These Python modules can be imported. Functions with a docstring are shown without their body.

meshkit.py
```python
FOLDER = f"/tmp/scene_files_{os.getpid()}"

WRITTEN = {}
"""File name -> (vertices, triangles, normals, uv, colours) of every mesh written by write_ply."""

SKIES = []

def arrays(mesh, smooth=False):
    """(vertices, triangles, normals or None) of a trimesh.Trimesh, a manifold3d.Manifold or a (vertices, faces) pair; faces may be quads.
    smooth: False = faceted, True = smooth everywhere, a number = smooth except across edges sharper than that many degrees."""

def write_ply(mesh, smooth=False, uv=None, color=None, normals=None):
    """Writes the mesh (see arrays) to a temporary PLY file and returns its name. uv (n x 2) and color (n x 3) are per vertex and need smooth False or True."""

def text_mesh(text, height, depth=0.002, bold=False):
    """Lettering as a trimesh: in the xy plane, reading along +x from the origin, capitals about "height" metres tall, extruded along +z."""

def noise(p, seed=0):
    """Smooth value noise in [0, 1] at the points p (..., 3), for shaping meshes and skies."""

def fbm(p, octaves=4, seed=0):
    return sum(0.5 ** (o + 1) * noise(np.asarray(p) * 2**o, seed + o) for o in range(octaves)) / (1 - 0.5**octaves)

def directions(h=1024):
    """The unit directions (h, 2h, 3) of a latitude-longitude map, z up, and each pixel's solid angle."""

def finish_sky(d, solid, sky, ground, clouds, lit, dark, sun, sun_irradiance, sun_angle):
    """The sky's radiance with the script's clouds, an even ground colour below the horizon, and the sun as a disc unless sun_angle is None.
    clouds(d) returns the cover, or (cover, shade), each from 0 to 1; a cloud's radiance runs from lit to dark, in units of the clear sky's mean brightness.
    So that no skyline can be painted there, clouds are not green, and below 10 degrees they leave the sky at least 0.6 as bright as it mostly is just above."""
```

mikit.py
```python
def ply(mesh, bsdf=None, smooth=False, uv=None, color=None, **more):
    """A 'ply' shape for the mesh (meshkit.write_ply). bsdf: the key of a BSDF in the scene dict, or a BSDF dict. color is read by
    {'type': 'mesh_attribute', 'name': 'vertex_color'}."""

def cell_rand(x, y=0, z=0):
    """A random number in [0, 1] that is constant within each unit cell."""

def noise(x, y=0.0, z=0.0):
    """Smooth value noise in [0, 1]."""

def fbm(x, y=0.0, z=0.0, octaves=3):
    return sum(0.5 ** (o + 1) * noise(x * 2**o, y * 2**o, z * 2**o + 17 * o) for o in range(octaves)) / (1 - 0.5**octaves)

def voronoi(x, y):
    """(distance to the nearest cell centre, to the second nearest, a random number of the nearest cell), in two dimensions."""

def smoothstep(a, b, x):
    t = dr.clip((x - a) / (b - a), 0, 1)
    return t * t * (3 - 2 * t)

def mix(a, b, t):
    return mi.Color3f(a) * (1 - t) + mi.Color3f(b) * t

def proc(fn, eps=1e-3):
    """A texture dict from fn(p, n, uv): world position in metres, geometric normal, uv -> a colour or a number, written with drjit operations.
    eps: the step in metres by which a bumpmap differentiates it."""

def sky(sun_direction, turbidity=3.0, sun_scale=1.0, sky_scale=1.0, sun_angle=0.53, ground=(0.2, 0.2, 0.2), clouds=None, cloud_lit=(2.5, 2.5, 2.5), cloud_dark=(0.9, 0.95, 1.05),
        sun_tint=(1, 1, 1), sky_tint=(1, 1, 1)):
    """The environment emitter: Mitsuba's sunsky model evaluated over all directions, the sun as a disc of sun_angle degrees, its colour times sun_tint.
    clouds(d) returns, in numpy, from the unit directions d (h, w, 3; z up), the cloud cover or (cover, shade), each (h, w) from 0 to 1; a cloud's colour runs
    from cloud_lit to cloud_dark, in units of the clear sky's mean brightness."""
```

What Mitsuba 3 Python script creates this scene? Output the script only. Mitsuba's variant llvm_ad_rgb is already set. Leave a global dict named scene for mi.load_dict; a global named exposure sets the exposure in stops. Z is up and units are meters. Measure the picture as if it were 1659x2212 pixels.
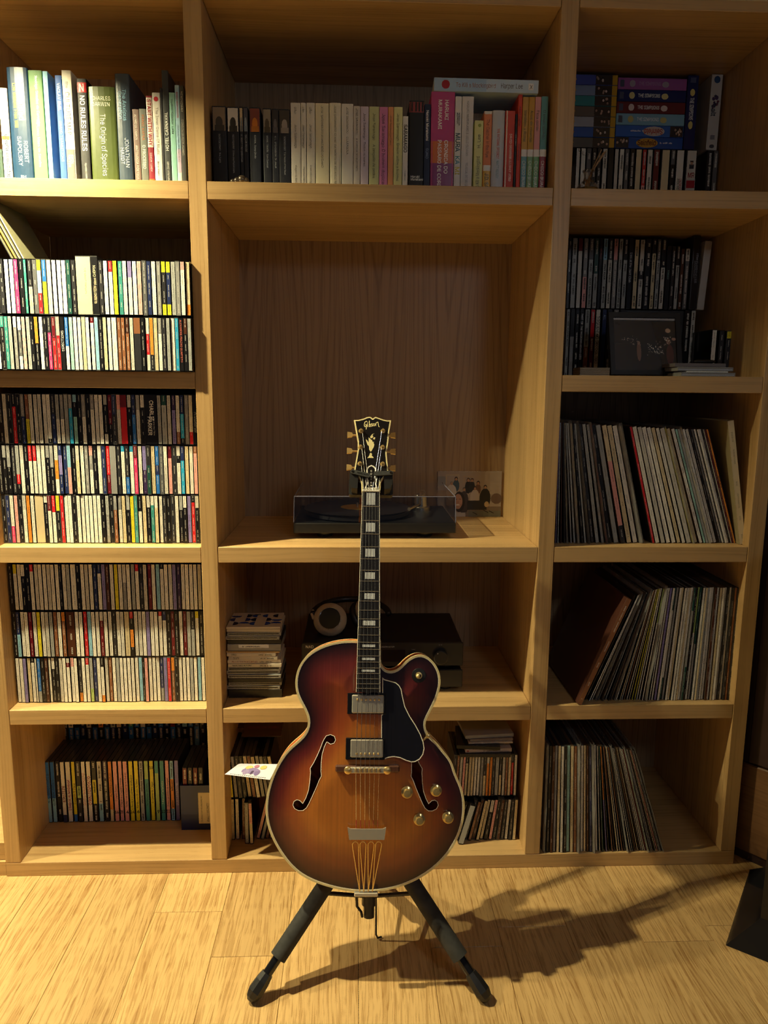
import math, random
import numpy as np, trimesh, mitsuba as mi, drjit as dr
from scipy.spatial import Delaunay, cKDTree
from scipy.interpolate import splprep, splev
from shapely.geometry import Polygon, LineString, Point, MultiPolygon
from shapely import affinity, contains_xy
import mikit, meshkit
from mikit import proc, noise, fbm, smoothstep, mix

# ---------------------------------------------------------------- camera, lamps, exposure
W, H, F = 1659, 2212, 1570.57
S = 0.895                                   # metres per survey unit
CAM = np.array([-0.06519, -2.00641, 1.44030]) * S
ROT = np.array([[0.99926486, -0.03753338, 0.00780919], [0.00154568, -0.16408825, -0.98644445], [0.03830599, 0.98573135, -0.16390961]])
T4 = mi.ScalarTransform4f
scene, labels = {}, {}
scene['camera'] = {'type': 'perspective', 'fov': math.degrees(2 * math.atan(W / 2 / F)), 'fov_axis': 'x', 'near_clip': 0.05, 'far_clip': 50.0,
                   'to_world': T4().look_at(origin=CAM.tolist(), target=(CAM + ROT[2]).tolist(), up=(-ROT[1]).tolist())}
exposure = 0.0
WARM, COOL = (1.0, 0.87, 0.50), (0.86, 0.93, 1.0)


def spot(centre, power, tint, radius=0.022, beam=18.0, cutoff=72.0, n=6):
    """A recessed ceiling spot with a lens of this radius: a cluster of point sources under one reflector's beam."""
    for i in range(n):
        g = i * 2.39996
        r = radius * math.sqrt((i + .5) / n)
        o = [centre[0] + r * math.cos(g), centre[1] + r * math.sin(g), centre[2]]
        k = f'spot_{len([1 for q in scene if q.startswith("spot_")])}'
        scene[k] = {'type': 'spot', 'to_world': T4().look_at(origin=o, target=[o[0], o[1], o[2] - 1], up=[0, 1, 0]), 'cutoff_angle': cutoff, 'beam_width': beam,
                    'intensity': {'type': 'rgb', 'value': [power * t / n for t in tint]}}


SPOT = (-1.05 * S, -0.335 * S, 2.39 * S)
spot(SPOT, 17.0, WARM)
spot((-2.05 * S, -0.36 * S, 2.39 * S), 15.0, WARM, n=4)
scene['ceiling_lamp'] = {'type': 'disk', 'to_world': T4().look_at(origin=[0.85, -2.3, 2.12], target=[0.6, -1.3, 1.0], up=[0, 1, 0.01]) @ T4().scale(.16),
                         'emitter': {'type': 'area', 'radiance': {'type': 'rgb', 'value': [17.0 * t for t in COOL]}}, 'bsdf': {'type': 'ref', 'id': 'mat_white'}}
labels['ceiling_lamp'] = {'kind': 'structure', 'label': 'round cool white lamp of the room'}
scene['night_air'] = {'type': 'constant', 'radiance': {'type': 'rgb', 'value': [0.030, 0.032, 0.040]}}


def at(u, v, **plane):
    """The point of the sight line through pixel (u, v) on one plane X=, Y= or Z= (metres)."""
    d = np.array([(u - W / 2) / F, (v - H / 2) / F, 1.0]) @ ROT
    (ax, val), = plane.items()
    i = 'XYZ'.index(ax)
    return CAM + d * (val - CAM[i]) / d[i]


def lin(c):
    """'#rrggbb' or 0..255 triple -> linear reflectance."""
    if isinstance(c, str):
        c = [int(c[i:i + 2], 16) for i in (1, 3, 5)]
    x = np.asarray(c, float) / 255
    return np.where(x < 0.04045, x / 12.92, ((x + 0.055) / 1.055) ** 2.4)


# ---------------------------------------------------------------- mesh builder
class MB:
    def __init__(self):
        self.v, self.f, self.c, self.n = [], [], [], 0

    def mesh(self, v, f, col=(.5, .5, .5)):
        v = np.asarray(v, float)
        self.v.append(v)
        self.f.append(np.asarray(f, int) + self.n)
        col = np.asarray(col, float)
        self.c.append(np.broadcast_to(col, (len(v), 3)) if col.ndim == 1 else col)
        self.n += len(v)
        return self

    def quad(self, p, col=(.5, .5, .5)):
        return self.mesh(p, [[0, 1, 2], [0, 2, 3]], col)

    def box(self, lo, hi, col=(.5, .5, .5), ch=0.0):
        """A box; ch chamfers its edges."""
        lo, hi = np.minimum(lo, hi).astype(float), np.maximum(lo, hi).astype(float)
        if ch <= 0:
            b = trimesh.creation.box(bounds=[lo, hi])
            fv = b.vertices[b.faces].reshape(-1, 3)
            return self.mesh(fv, np.arange(len(fv)).reshape(-1, 3), col)
        ch = min(ch, 0.45 * (hi - lo).min())
        P = []
        for k in range(3):
            for s in np.ndindex(2, 2, 2):
                q = np.where(s, hi - ch, lo + ch)
                q[k] = hi[k] if s[k] else lo[k]
                P.append(q)
        h = trimesh.convex.convex_hull(np.array(P))
        fv = h.vertices[h.faces].reshape(-1, 3)
        return self.mesh(fv, np.arange(len(fv)).reshape(-1, 3), col)

    def prism(self, poly, z0, z1, col=(.5, .5, .5), M=None):
        """Extrudes a shapely polygon (or a list of points) from z0 to z1; M maps (x, y, z) rows afterwards."""
        if not hasattr(poly, 'geom_type'):
            poly = Polygon(poly)
        if not poly.is_valid:
            poly = poly.buffer(0)
        for g in getattr(poly, 'geoms', [poly]):
            m = trimesh.creation.extrude_polygon(g, z1 - z0, engine='earcut')
            v = np.array(m.vertices) + [0, 0, z0]
            fv = v[m.faces].reshape(-1, 3)
            self.mesh(fv if M is None else M(fv), np.arange(len(fv)).reshape(-1, 3), col)
        return self

    def tube(self, pts, r, col=(.5, .5, .5), n=10, caps=True):
        pts = np.asarray(pts, float)
        r = np.broadcast_to(np.asarray(r, float), (len(pts),))
        tan = np.gradient(pts, axis=0)
        tan /= np.linalg.norm(tan, axis=1, keepdims=True)
        up = np.array([0.13, 0.31, 0.94]) if abs(tan[0] @ np.array([0.13, 0.31, 0.94])) < .95 else np.array([1., 0, 0])
        rings, x = [], None
        for p, t, rr in zip(pts, tan, r):
            x = np.cross(t, up) if x is None else x - t * (x @ t)
            x /= np.linalg.norm(x)
            y = np.cross(t, x)
            a = np.arange(n) * 2 * np.pi / n
            rings.append(p + rr * (np.cos(a)[:, None] * x + np.sin(a)[:, None] * y))
        v, f = np.vstack(rings), []
        for i in range(len(pts) - 1):
            for j in range(n):
                a, b = i * n + j, i * n + (j + 1) % n
                f += [[a, b, b + n], [a, b + n, a + n]]
        if caps:
            v = np.vstack([v, pts[:1], pts[-1:]])
            k = len(v) - 2
            for j in range(n):
                f += [[k, (j + 1) % n, j], [k + 1, (len(pts) - 1) * n + j, (len(pts) - 1) * n + (j + 1) % n]]
        return self.mesh(v, f, col)

    def lathe(self, prof, centre, axis, col=(.5, .5, .5), n=28):
        """Revolves (radius, height) rows about axis from centre."""
        axis = np.asarray(axis, float) / np.linalg.norm(axis)
        x = np.cross(axis, [0.2, 0.9, 0.1]); x /= np.linalg.norm(x)
        y = np.cross(axis, x)
        a = np.arange(n) * 2 * np.pi / n
        ring = np.cos(a)[:, None] * x + np.sin(a)[:, None] * y
        v = np.vstack([np.asarray(centre) + r * ring + h * axis for r, h in prof])
        f = []
        for i in range(len(prof) - 1):
            for j in range(n):
                p, q = i * n + j, i * n + (j + 1) % n
                f += [[p, q, q + n], [p, q + n, p + n]]
        return self.mesh(v, f, col)

    def move(self, fn):
        self.v = [fn(v) for v in self.v]
        return self

    def arrays(self):
        return np.vstack(self.v), np.vstack(self.f), np.vstack(self.c)


_used = set()


def key_of(name):
    k, i = name, 0
    while k in _used:
        i += 1
        k = f'{name}_{i:03d}'
    _used.add(k)
    return k


def thing(name, label, cat, group=None):
    k = key_of(name)
    labels[k] = {'label': label, 'category': cat}
    if group:
        labels[k]['group'] = group
    return k


def part(parent, name, mb, mat, smooth=False, label=None, kind=None, uv=None):
    k = key_of(parent + '__' + name) if parent else key_of(name)
    v, f, c = mb.arrays() if isinstance(mb, MB) else mb
    vc = mat.startswith('vc_')
    if smooth not in (False, True):
        scene[k] = mikit.ply((v, f), mat, smooth=smooth)
    else:
        scene[k] = mikit.ply((v, f), mat, smooth=smooth, color=c if vc else None, uv=uv)
    d = {x: y for x, y in (('label', label), ('kind', kind)) if y}
    if d:
        labels[k] = {**labels.get(k, {}), **d}
    return k


def solo(name, mb, mat, label, cat, group=None, **kw):
    k = part(None, name, mb, mat, **kw)
    labels[k] = {**labels.get(k, {}), 'label': label, 'category': cat, **({'group': group} if group else {})}
    return k


# ---------------------------------------------------------------- materials
def P(col, rough=.5, metal=0., **kw):
    d = {'type': 'principled', 'roughness': rough, 'metallic': metal,
         'base_color': col if isinstance(col, dict) else {'type': 'rgb', 'value': [float(x) for x in col]}, **kw}
    return {'type': 'twosided', 'bsdf': d}


OAK_L, OAK_D = (0.53, 0.345, 0.150), (0.37, 0.222, 0.086)


def oak(across, along, seed=0.0):
    wob = 0.035 * (fbm(across * 6 + seed, along * 1.3, 3.1) - .5)
    q = across + wob
    fine = fbm(q * 260 + seed, along * 3.5, 1.7, octaves=3)
    broad = fbm(q * 34 + seed, along * 1.6, 5.2, octaves=3)
    pore = noise(q * 900, along * 26, 2.0)
    t = dr.clip(0.55 * smoothstep(.38, .72, broad) + .50 * smoothstep(.42, .75, fine) + .25 * smoothstep(.72, .95, pore) - .1, 0, 1)
    return mix(OAK_L, OAK_D, t)


def oak_back_fn(p, n, uv):
    leaf = dr.floor(p.x / .203 + .5)
    u = p.x - leaf * .203 - .012 + .012 * (noise(p.z * 1.7, leaf) - .5)
    zz = p.z + .35 * noise(leaf * 3.3)
    w = .06 * (fbm(p.x * 7, p.z * 2.2, 4.0) - .5)
    ph = (dr.abs(u) * 30 + (u * 24) * (u * 24) * .55 - zz * 3.4 + w * 30) * 2.2
    ring = dr.sin(ph * 2.2)
    fine = fbm(p.x * 280, p.z * 5, 1.0)
    t = dr.clip(.20 + .36 * smoothstep(.55, 1.0, ring) + .35 * smoothstep(.40, .75, fine), 0, 1)
    return mix((0.42, 0.285, 0.16), (0.255, 0.155, 0.080), t)


def floor_fn(p, n, uv):
    k = uv.x
    a, l = p.x + k * 1.37, p.y + k * 3.1
    w = .05 * (fbm(a * 8, l * 1.6, 2.2) - .5) + .012 * (fbm(a * 30, l * 5, 7.0) - .5)
    q = a + w
    fine = fbm(q * 330, l * 13, 3.0, octaves=3)
    broad = fbm(q * 45, l * 2.2, 9.0)
    pore = noise(q * 620, l * 34, 4.0)
    t = dr.clip(.22 * smoothstep(.35, .75, broad) + .52 * smoothstep(.46, .72, fine) + .40 * smoothstep(.62, .9, pore), 0, 1)
    return mix((0.66, 0.435, 0.185), (0.37, 0.200, 0.065), t) * (0.93 + .14 * dr.sin(k * 37.0) * .5)


scene['mat_white'] = P((.8, .8, .78), .6)
scene['mat_oak_up'] = P(proc(lambda p, n, uv: oak(p.x + p.y * .8, p.z, 3.0)), .42)
scene['mat_oak_flat'] = P(proc(lambda p, n, uv: oak(p.z + p.y * .8, p.x, 11.0)), .42)
scene['mat_oak_back'] = P(proc(oak_back_fn), .45)
scene['mat_floor'] = P(proc(floor_fn), .38)
scene['mat_board'] = P(proc(lambda p, n, uv: oak(p.z, p.x + p.y, 21.0) * mi.Color3f(.30, .22, .20)), .45)
VC = {'type': 'mesh_attribute', 'name': 'vertex_color'}
scene['vc_paper'] = P(VC, .55)
scene['vc_gloss'] = P(VC, .18, specular=.5)
scene['vc_satin'] = P(VC, .35)
scene['mat_page'] = P((.70, .64, .50), .8)
scene['mat_black'] = P((.012, .012, .013), .38)
scene['mat_black_gloss'] = P((.008, .008, .010), .10)
scene['mat_foam'] = P(proc(lambda p, n, uv: mix((.020, .021, .021), (.045, .046, .045), fbm(p.x * 60, p.y * 60, p.z * 60))), .85)
scene['mat_tray'] = P((.05, .05, .052), .15)
scene['mat_case_clear'] = P((.26, .26, .25), .10, specular=.6)
scene['mat_dvd'] = P((.025, .025, .028), .22)
scene['mat_clear'] = {'type': 'thindielectric', 'int_ior': 1.49}
scene['mat_acrylic'] = {'type': 'thindielectric', 'int_ior': 1.49, 'specular_transmittance': {'type': 'rgb', 'value': [.74, .76, .80]}}
scene['mat_sleeve'] = {'type': 'principledthin', 'base_color': {'type': 'rgb', 'value': [.86, .87, .88]}, 'roughness': .28, 'spec_trans': .80, 'diff_trans': .5, 'eta': 1.45}
scene['mat_glass'] = {'type': 'dielectric', 'int_ior': 1.5}
scene['mat_gold'] = P((.82, .60, .26), .28, .82)
scene['mat_nickel'] = P((.66, .62, .52), .34, .72)
scene['mat_steel'] = P((.70, .66, .58), .3, 1.0)
scene['mat_ivory'] = P((.74, .64, .33), .30, clearcoat=.5)
scene['mat_bone'] = P((.80, .76, .64), .4)
scene['mat_ebony'] = P((.016, .014, .013), .33)
scene['mat_pearl'] = P((.72, .76, .78), .22, clearcoat=.6)
scene['mat_redwall'] = P((.030, .012, .012), .5)
scene['mat_ceiling'] = P((.55, .53, .50), .9)

# ---------------------------------------------------------------- the setting
UP = [(-1.1076, -1.0630), (-0.4984, -0.4526), (0.4526, 0.4984), (1.0626, 1.1076)]
UP = [(a * S, b * S) for a, b in UP]
ZB = [0.0444 * S, 0.5264 * S, 1.0060 * S, 1.4875 * S, 1.9715 * S]      # upper faces: base, then shelves
TH = 0.0446 * S
TOP0 = 2.4038 * S
D = 0.5208 * S
LB, RB = UP[0][0], UP[3][1]

# floor planks, each a part of the floor
random.seed(5)
PW, y_near, y_far = 0.170, -2.6, 0.62
xs0 = -0.0575 * S - 14 * PW
fl = key_of('floor')
labels[fl] = {'kind': 'structure', 'label': 'oak plank floor'}
joints = {}
sub = MB().box((xs0, y_near, -.03), (xs0 + 26 * PW, y_far, -.0135))
scene[fl] = mikit.ply(sub.arrays()[:2], 'mat_black')
for i in range(26):
    xa, xb = xs0 + i * PW, xs0 + (i + 1) * PW
    j0 = {12: -.333 * S, 15: -.317 * S, 18: -.313 * S}.get(i, -1.9 + 1.2 * random.random())
    cuts = sorted({y_near, y_far, *[j0 + 1.6 * k for k in (-2, -1, 0, 1, 2) if y_near + .1 < j0 + 1.6 * k < y_far - .1]})
    for a, b in zip(cuts, cuts[1:]):
        if xb < -1.35 or xa > 1.65:
            continue
        m = MB().box((xa + .0004, a + .0004, -.0135), (xb - .0004, b - .0004, 0.0), ch=.0007)
        v, f, c = m.arrays()
        k = random.random()
        part(fl, 'plank', m, 'mat_floor', uv=np.tile([k, k], (len(v), 1)))

m = MB().box((LB - 1.0, -2.6, 2.43 * S), (1.9, .62, 2.43 * S + .05))
k = part(None, 'ceiling', m, 'mat_ceiling'); labels[k] = {'kind': 'structure', 'label': 'plain pale ceiling'}
m = MB().box((LB - 1.0, D + .02, 0), (1.9, D + .06, 2.43 * S))
k = part(None, 'wall_back', m, 'mat_ceiling'); labels[k] = {'kind': 'structure', 'label': 'wall behind the bookcase'}
# dark panelled wall at the right, splayed, with a wooden skirting and a black gap under it
A0, A1 = np.array([1.108, .080]) * S, np.array([1.62, -.52]) * S
dirw = (A1 - A0) / np.linalg.norm(A1 - A0); nw = np.array([dirw[1], -dirw[0]])
nw = nw if nw[0] > 0 else -nw


def splay(mb, s0, s1, z0, z1, proud, back=.05, ch=0.0):
    mb2 = MB().box((s0, -proud, z0), (s1, back, z1), ch=ch)
    return mb2.move(lambda v: np.column_stack([A0[0] + v[:, 0] * dirw[0] + v[:, 1] * nw[0], A0[1] + v[:, 0] * dirw[1] + v[:, 1] * nw[1], v[:, 2]]))


k = part(None, 'wall_right', splay(None, 0, .78, 0.0, 2.43 * S, 0.0), 'mat_redwall'); labels[k] = {'kind': 'structure', 'label': 'dark red brown panelled wall beside the bookcase'}
part(k, 'panel', splay(None, .052, .40, .318 * S + .004, 2.3 * S, .006, 0.0, .004), 'mat_redwall')
kb = part(None, 'baseboard_right', splay(None, 0, .78, .030 * S, .318 * S, .008, 0.0, .003), 'mat_board'); labels[kb] = {'kind': 'structure', 'label': 'wooden skirting board of the dark wall'}

# ---------------------------------------------------------------- the bookcase
bc = thing('bookcase', 'wide oak bookcase of thick uprights and shelves full of discs and books', 'bookcase')
for a, b in UP:
    part(bc, 'upright', MB().box((a, 0, ZB[0] + .0006), (b, D, TOP0 + TH), ch=.0012), 'mat_oak_up')
part(bc, 'base', MB().box((LB, 0, 0), (RB, D, ZB[0]), ch=.0012), 'mat_oak_flat')
COLS = [(UP[0][1], UP[1][0]), (UP[1][1], UP[2][0]), (UP[2][1], UP[3][0])]
for ci, (a, b) in enumerate(COLS):
    for r in (1, 2, 3, 4, 5):
        if ci == 1 and r == 3:
            continue
        zt = ZB[r] if r < 5 else TOP0 + TH
        part(bc, 'shelf', MB().box((a + .0010, .0006, zt - TH), (b - .0010, D - .001, zt), ch=.0010), 'mat_oak_flat')
    part(bc, 'back_panel', MB().box((a, D - .008, ZB[0]), (b, D, TOP0)), 'mat_oak_back')
part(bc, 'upright', MB().box((LB - .30, .004, .0), (LB - .002, D, .045 * S)), 'mat_oak_flat', label='base of the next bay')
part(bc, 'shelf', MB().box((LB - .30, .012, .045 * S + .001), (LB - .002, D, .045 * S + .05)), 'mat_oak_flat')
part(bc, 'back_panel', MB().box((LB - .30, D - .008, .1), (LB - .002, D, TOP0)), 'mat_oak_back')

# ---------------------------------------------------------------- lettering
_txt = {}


def glyphs(text, bold=False):
    """Flat lettering (vertices x, y with capitals 1 tall; triangles)."""
    if (text, bold) not in _txt:
        m = meshkit.text_mesh(text, 1.0, depth=.1, bold=bold)
        f = np.asarray(m.faces)
        keep = (m.vertices[f][:, :, 2] > .09).all(1)
        u, inv = np.unique(f[keep], return_inverse=True)
        v = np.array(m.vertices)[u][:, :2]
        _txt[(text, bold)] = (v - [v[:, 0].min(), 0], inv.reshape(-1, 3))
    return _txt[(text, bold)]


def letter(mb, text, x, z, cap, col, way='down', maxlen=None, y=0.0, bold=False, off=0.0003):
    """Lettering on a face that looks towards -y at depth y. way: 'h' reads across from (x, z); 'down' starts at height z and reads down, 'up' reads up; x is then the middle of the capitals."""
    v, f = glyphs(text, bold)
    v = v * cap
    L = v[:, 0].max()
    if maxlen and L > maxlen:
        v = v * [maxlen / L, 1]
    if way == 'h':
        q = np.column_stack([x + v[:, 0], np.full(len(v), y - off), z + v[:, 1]])
    elif way == 'hflip':
        q = np.column_stack([x - v[:, 0], np.full(len(v), y - off), z - v[:, 1]])
    elif way == 'down':
        q = np.column_stack([x + v[:, 1] - cap / 2, np.full(len(v), y - off), z - v[:, 0]])
    else:
        q = np.column_stack([x - v[:, 1] + cap / 2, np.full(len(v), y - off), z + v[:, 0]])
    mb.mesh(q, f, col)
    return mb


def face(mb, x0, x1, z0, z1, col, y=0.0, off=0.00015):
    return mb.mesh([[x0, y - off, z0], [x1, y - off, z0], [x1, y - off, z1], [x0, y - off, z1]], [[0, 1, 2], [0, 2, 3]], col)


def print_marks(mb, x0, x1, z0, z1, col, rng, fill=.35, off=.0003, y=0.0, step=.0016):
    """Tiny illegible print running along a spine."""
    z = z1 - rng.uniform(.02, .10) * (z1 - z0)
    while z > z0 + .004:
        n = rng.randint(4, 14)
        for _ in range(n):
            if z - step < z0 + .003:
                break
            w = rng.uniform(.55, 1.0)
            face(mb, x0 + (x1 - x0) * .5 * (1 - w), x1, z - step * rng.uniform(.5, .7), z, col, y, off)
            z -= step
        z -= step * (1.2 if rng.random() < fill else rng.uniform(4, 16))


def lean(pivot, ang, yaw=0.0):
    """Local item space (x across, y back, z up) to the room: leans about the depth axis by ang (radians, + = top to the right), turns by yaw."""
    ca, sa, cy, sy = math.cos(ang), math.sin(ang), math.cos(yaw), math.sin(yaw)

    def fn(v):
        x, y, z = v[:, 0], v[:, 1], v[:, 2]
        x2, z2 = x * ca + z * sa, z * ca - x * sa
        return np.column_stack([pivot[0] + x2 * cy - y * sy, pivot[1] + x2 * sy + y * cy, pivot[2] + z2])
    return fn


PAL = dict(W='#e9e6d8', w='#cfccc0', K='#16161a', k='#2c2c30', G='#8e8e8c', g='#5d5e60', R='#c8262c', M='#6a1722', N='#24305c', B='#2b6cb8', L='#8fc3dc', T='#3f9088', t='#9fd0c4',
           D='#1f4a44', Y='#e6d832', O='#e08a34', S='#d8c8a0', P='#d9386c', p='#e8a8a0', H='#8a5a3c', h='#4c2a1c', U='#8a80b8', u='#3c2c50', V='#a9aca8', C='#2fa0cc', F='#a8c070')
NAMES = dict(W='cream', w='pale grey', K='black', k='charcoal', G='grey', g='slate grey', R='red', M='maroon', N='navy', B='blue', L='light blue', T='teal', t='mint', D='dark green', Y='yellow', O='orange',
             S='sand', P='hot pink', p='salmon', H='brown', h='dark brown', U='lilac', u='dark purple', V='silver', C='cyan', F='pale green')
ORD = lambda i: f"{i}{'th' if 10 < i % 100 < 14 else {1: 'st', 2: 'nd', 3: 'rd'}.get(i % 10, 'th')}"


def colr(c):
    return lin(PAL[c]) if len(c) == 1 else lin(c)


def spine_colours(code):
    """'K/R.25' -> [('K', 1.0, .75), ('R', .75, 0)] from the top down."""
    segs = code.split('/')
    cuts = []
    for sg in segs[1:]:
        cuts.append(float('0' + sg[1:]) if len(sg) > 1 and sg[1] == '.' else .5)
    tops = [1.0] + [1 - c for c in cuts]
    return [(sg[0], a, b) for sg, a, b in zip(segs, tops, tops[1:] + [0.0])]


def contrast(c):
    return lin('#e8e4d8') if c in 'KkNMRDhuTBgGPHC' else lin('#2a2420')


CD_W, CD_H, CD_D = .0102, .1246, .142


def cd_case(x, y, z, code, rng, label, group, w=CD_W, title=None, ang=0.0, h=CD_H, yaw=0.0, name='cd_case'):
    k = thing(name, label, 'CD case', group)
    box = w > .014
    dep = CD_D if not box else .140
    body = MB().prism([(0, .0006), (.0006, 0), (w - .0006, 0), (w, .0006), (w, dep), (0, dep)], 0, h, lin('#0e0e10') if rng.random() < .7 else lin('#4a4a48'))
    sp = MB()
    m = .0013 if not box else .0004
    segs = spine_colours(code)
    for c, a, b in segs:
        col = colr(c) * rng.uniform(.9, 1.05)
        face(sp, m, w - m * .7, .002 + b * (h - .004), .002 + a * (h - .004), col)
        if title is None and not box:
            print_marks(sp, w * .39, w * .61, .002 + b * (h - .004), .002 + a * (h - .004), contrast(c) * .55 + .45 * colr(c), rng)
    for tx in title or ():
        t, xx, zz, cap, col, way, ml, bd = tx
        letter(sp, t, xx * w, zz * h, cap, lin(col), way, ml, bold=bd)
    fn = lean((x, y, z), ang, yaw)
    part(k, 'case', body.move(fn), 'vc_gloss')
    part(k, 'spine_print', sp.move(fn), 'vc_satin')
    return k


def cd_row(x0, x1, y, z, row, rowname, seed, special=None, start_hidden=0):
    """A row of upright cases from x0 to x1. row: codes left to right, 'code*1.4' is a wider one."""
    rng = random.Random(seed)
    items = [(c.split('*') + ['1'])[:2] for c in row.split()]
    tot = sum(float(b) for a, b in items)
    unit = (x1 - x0) / tot
    x = x0
    for i, (code, b) in enumerate(items):
        wd = unit * float(b) - .0004
        sp = (special or {}).get(i + 1, {})
        names = []
        for c, _, _ in spine_colours(code):
            if NAMES[c] not in names:
                names.append(NAMES[c])
        lab = sp.get('label') or f"{' and '.join(names[:2])} spined CD case, {ORD(i + 1)} from left, {rowname}"
        dy = rng.uniform(0, .004)
        cd_case(x, y + dy, z, code, rng, lab, f'CD cases in the {rowname}', w=wd, title=sp.get('title'), h=sp.get('h', CD_H * rng.uniform(.996, 1.0)), name=sp.get('name', 'cd_case'))
        x += unit * float(b)


YC = .050 * S
XL, XR = UP[0][1] + .001, UP[1][0] - .001
bdl = lambda t, xx, zz, cap, col, way, ml=None, bd=False: (t, xx, zz, cap, col, way, ml, bd)
CDZ = lambda r, n: ZB[r] + n * (CD_H + .0012) + .0004
cd_row(XL, XR, -.018, ZB[3] + .1284, 'W W T W W W/K.55 k W W P K T*.7 k/S.5 g Y/L.2/R.62 B/Y.4 w W W W D k S*3.1 K*1.5 k W R/W.2 Y T W U/W.3 W p g N W G Y/k.2/Y.8 Y/N.2/Y.8 V G p/W.15 S/O.8',
       'upper row, highest CD shelf', 1, {
           3: dict(title=[bdl('STRAVINSKY  VIOLIN CONCERTOS', .5, .90, .0042, '#e8f0e0', 'down', .11)], label='teal CD case lettered in white, third from the left on the highest CD shelf'),
           23: dict(h=.133, label='thick striped cream box set with an orange sticker on its spine', name='cd_box', title=[bdl('THE GREAT PIANISTS', .62, .80, .004, '#c05030', 'down', .08)]),
           24: dict(h=.133, label='tall black box set lettered in pale gold, beside the thick striped box', name='cd_box', title=[bdl('RUBINSTEIN plays CHOPIN', .5, .20, .0062, '#e8d8b0', 'up', .085)])})
cd_row(XL, XR, -.020, CDZ(3, 0), 'W K/t.12 K W/K.45 W p/W.5 T/K.2 T V W/G.2 W/g.25/W.75 p V K O/K.5 W K k/P.3 M/R.4 p/R.35 K B/W.55 t W W S W M/W.1 L K S W W*1.3 H H h/H.3 w H/k.3*1.6 K W/R.3/W.7 O/K.7 S G/W.3 k V W C K h/K.3 V',
       'lower row, highest CD shelf', 2, {
           21: dict(title=[bdl('DIRECTIONS', .5, .36, .0055, '#e8e8e0', 'up', .05)], label='charcoal CD case lettered upwards in white, beside a blue and white spine'),
           48: dict(title=[bdl('ALEXANDRE FRAZAO QUARTETO', .5, .96, .0045, '#e07060', 'down', .112)], label='black CD case with pink capitals down its spine, near the oak upright')})
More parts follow.
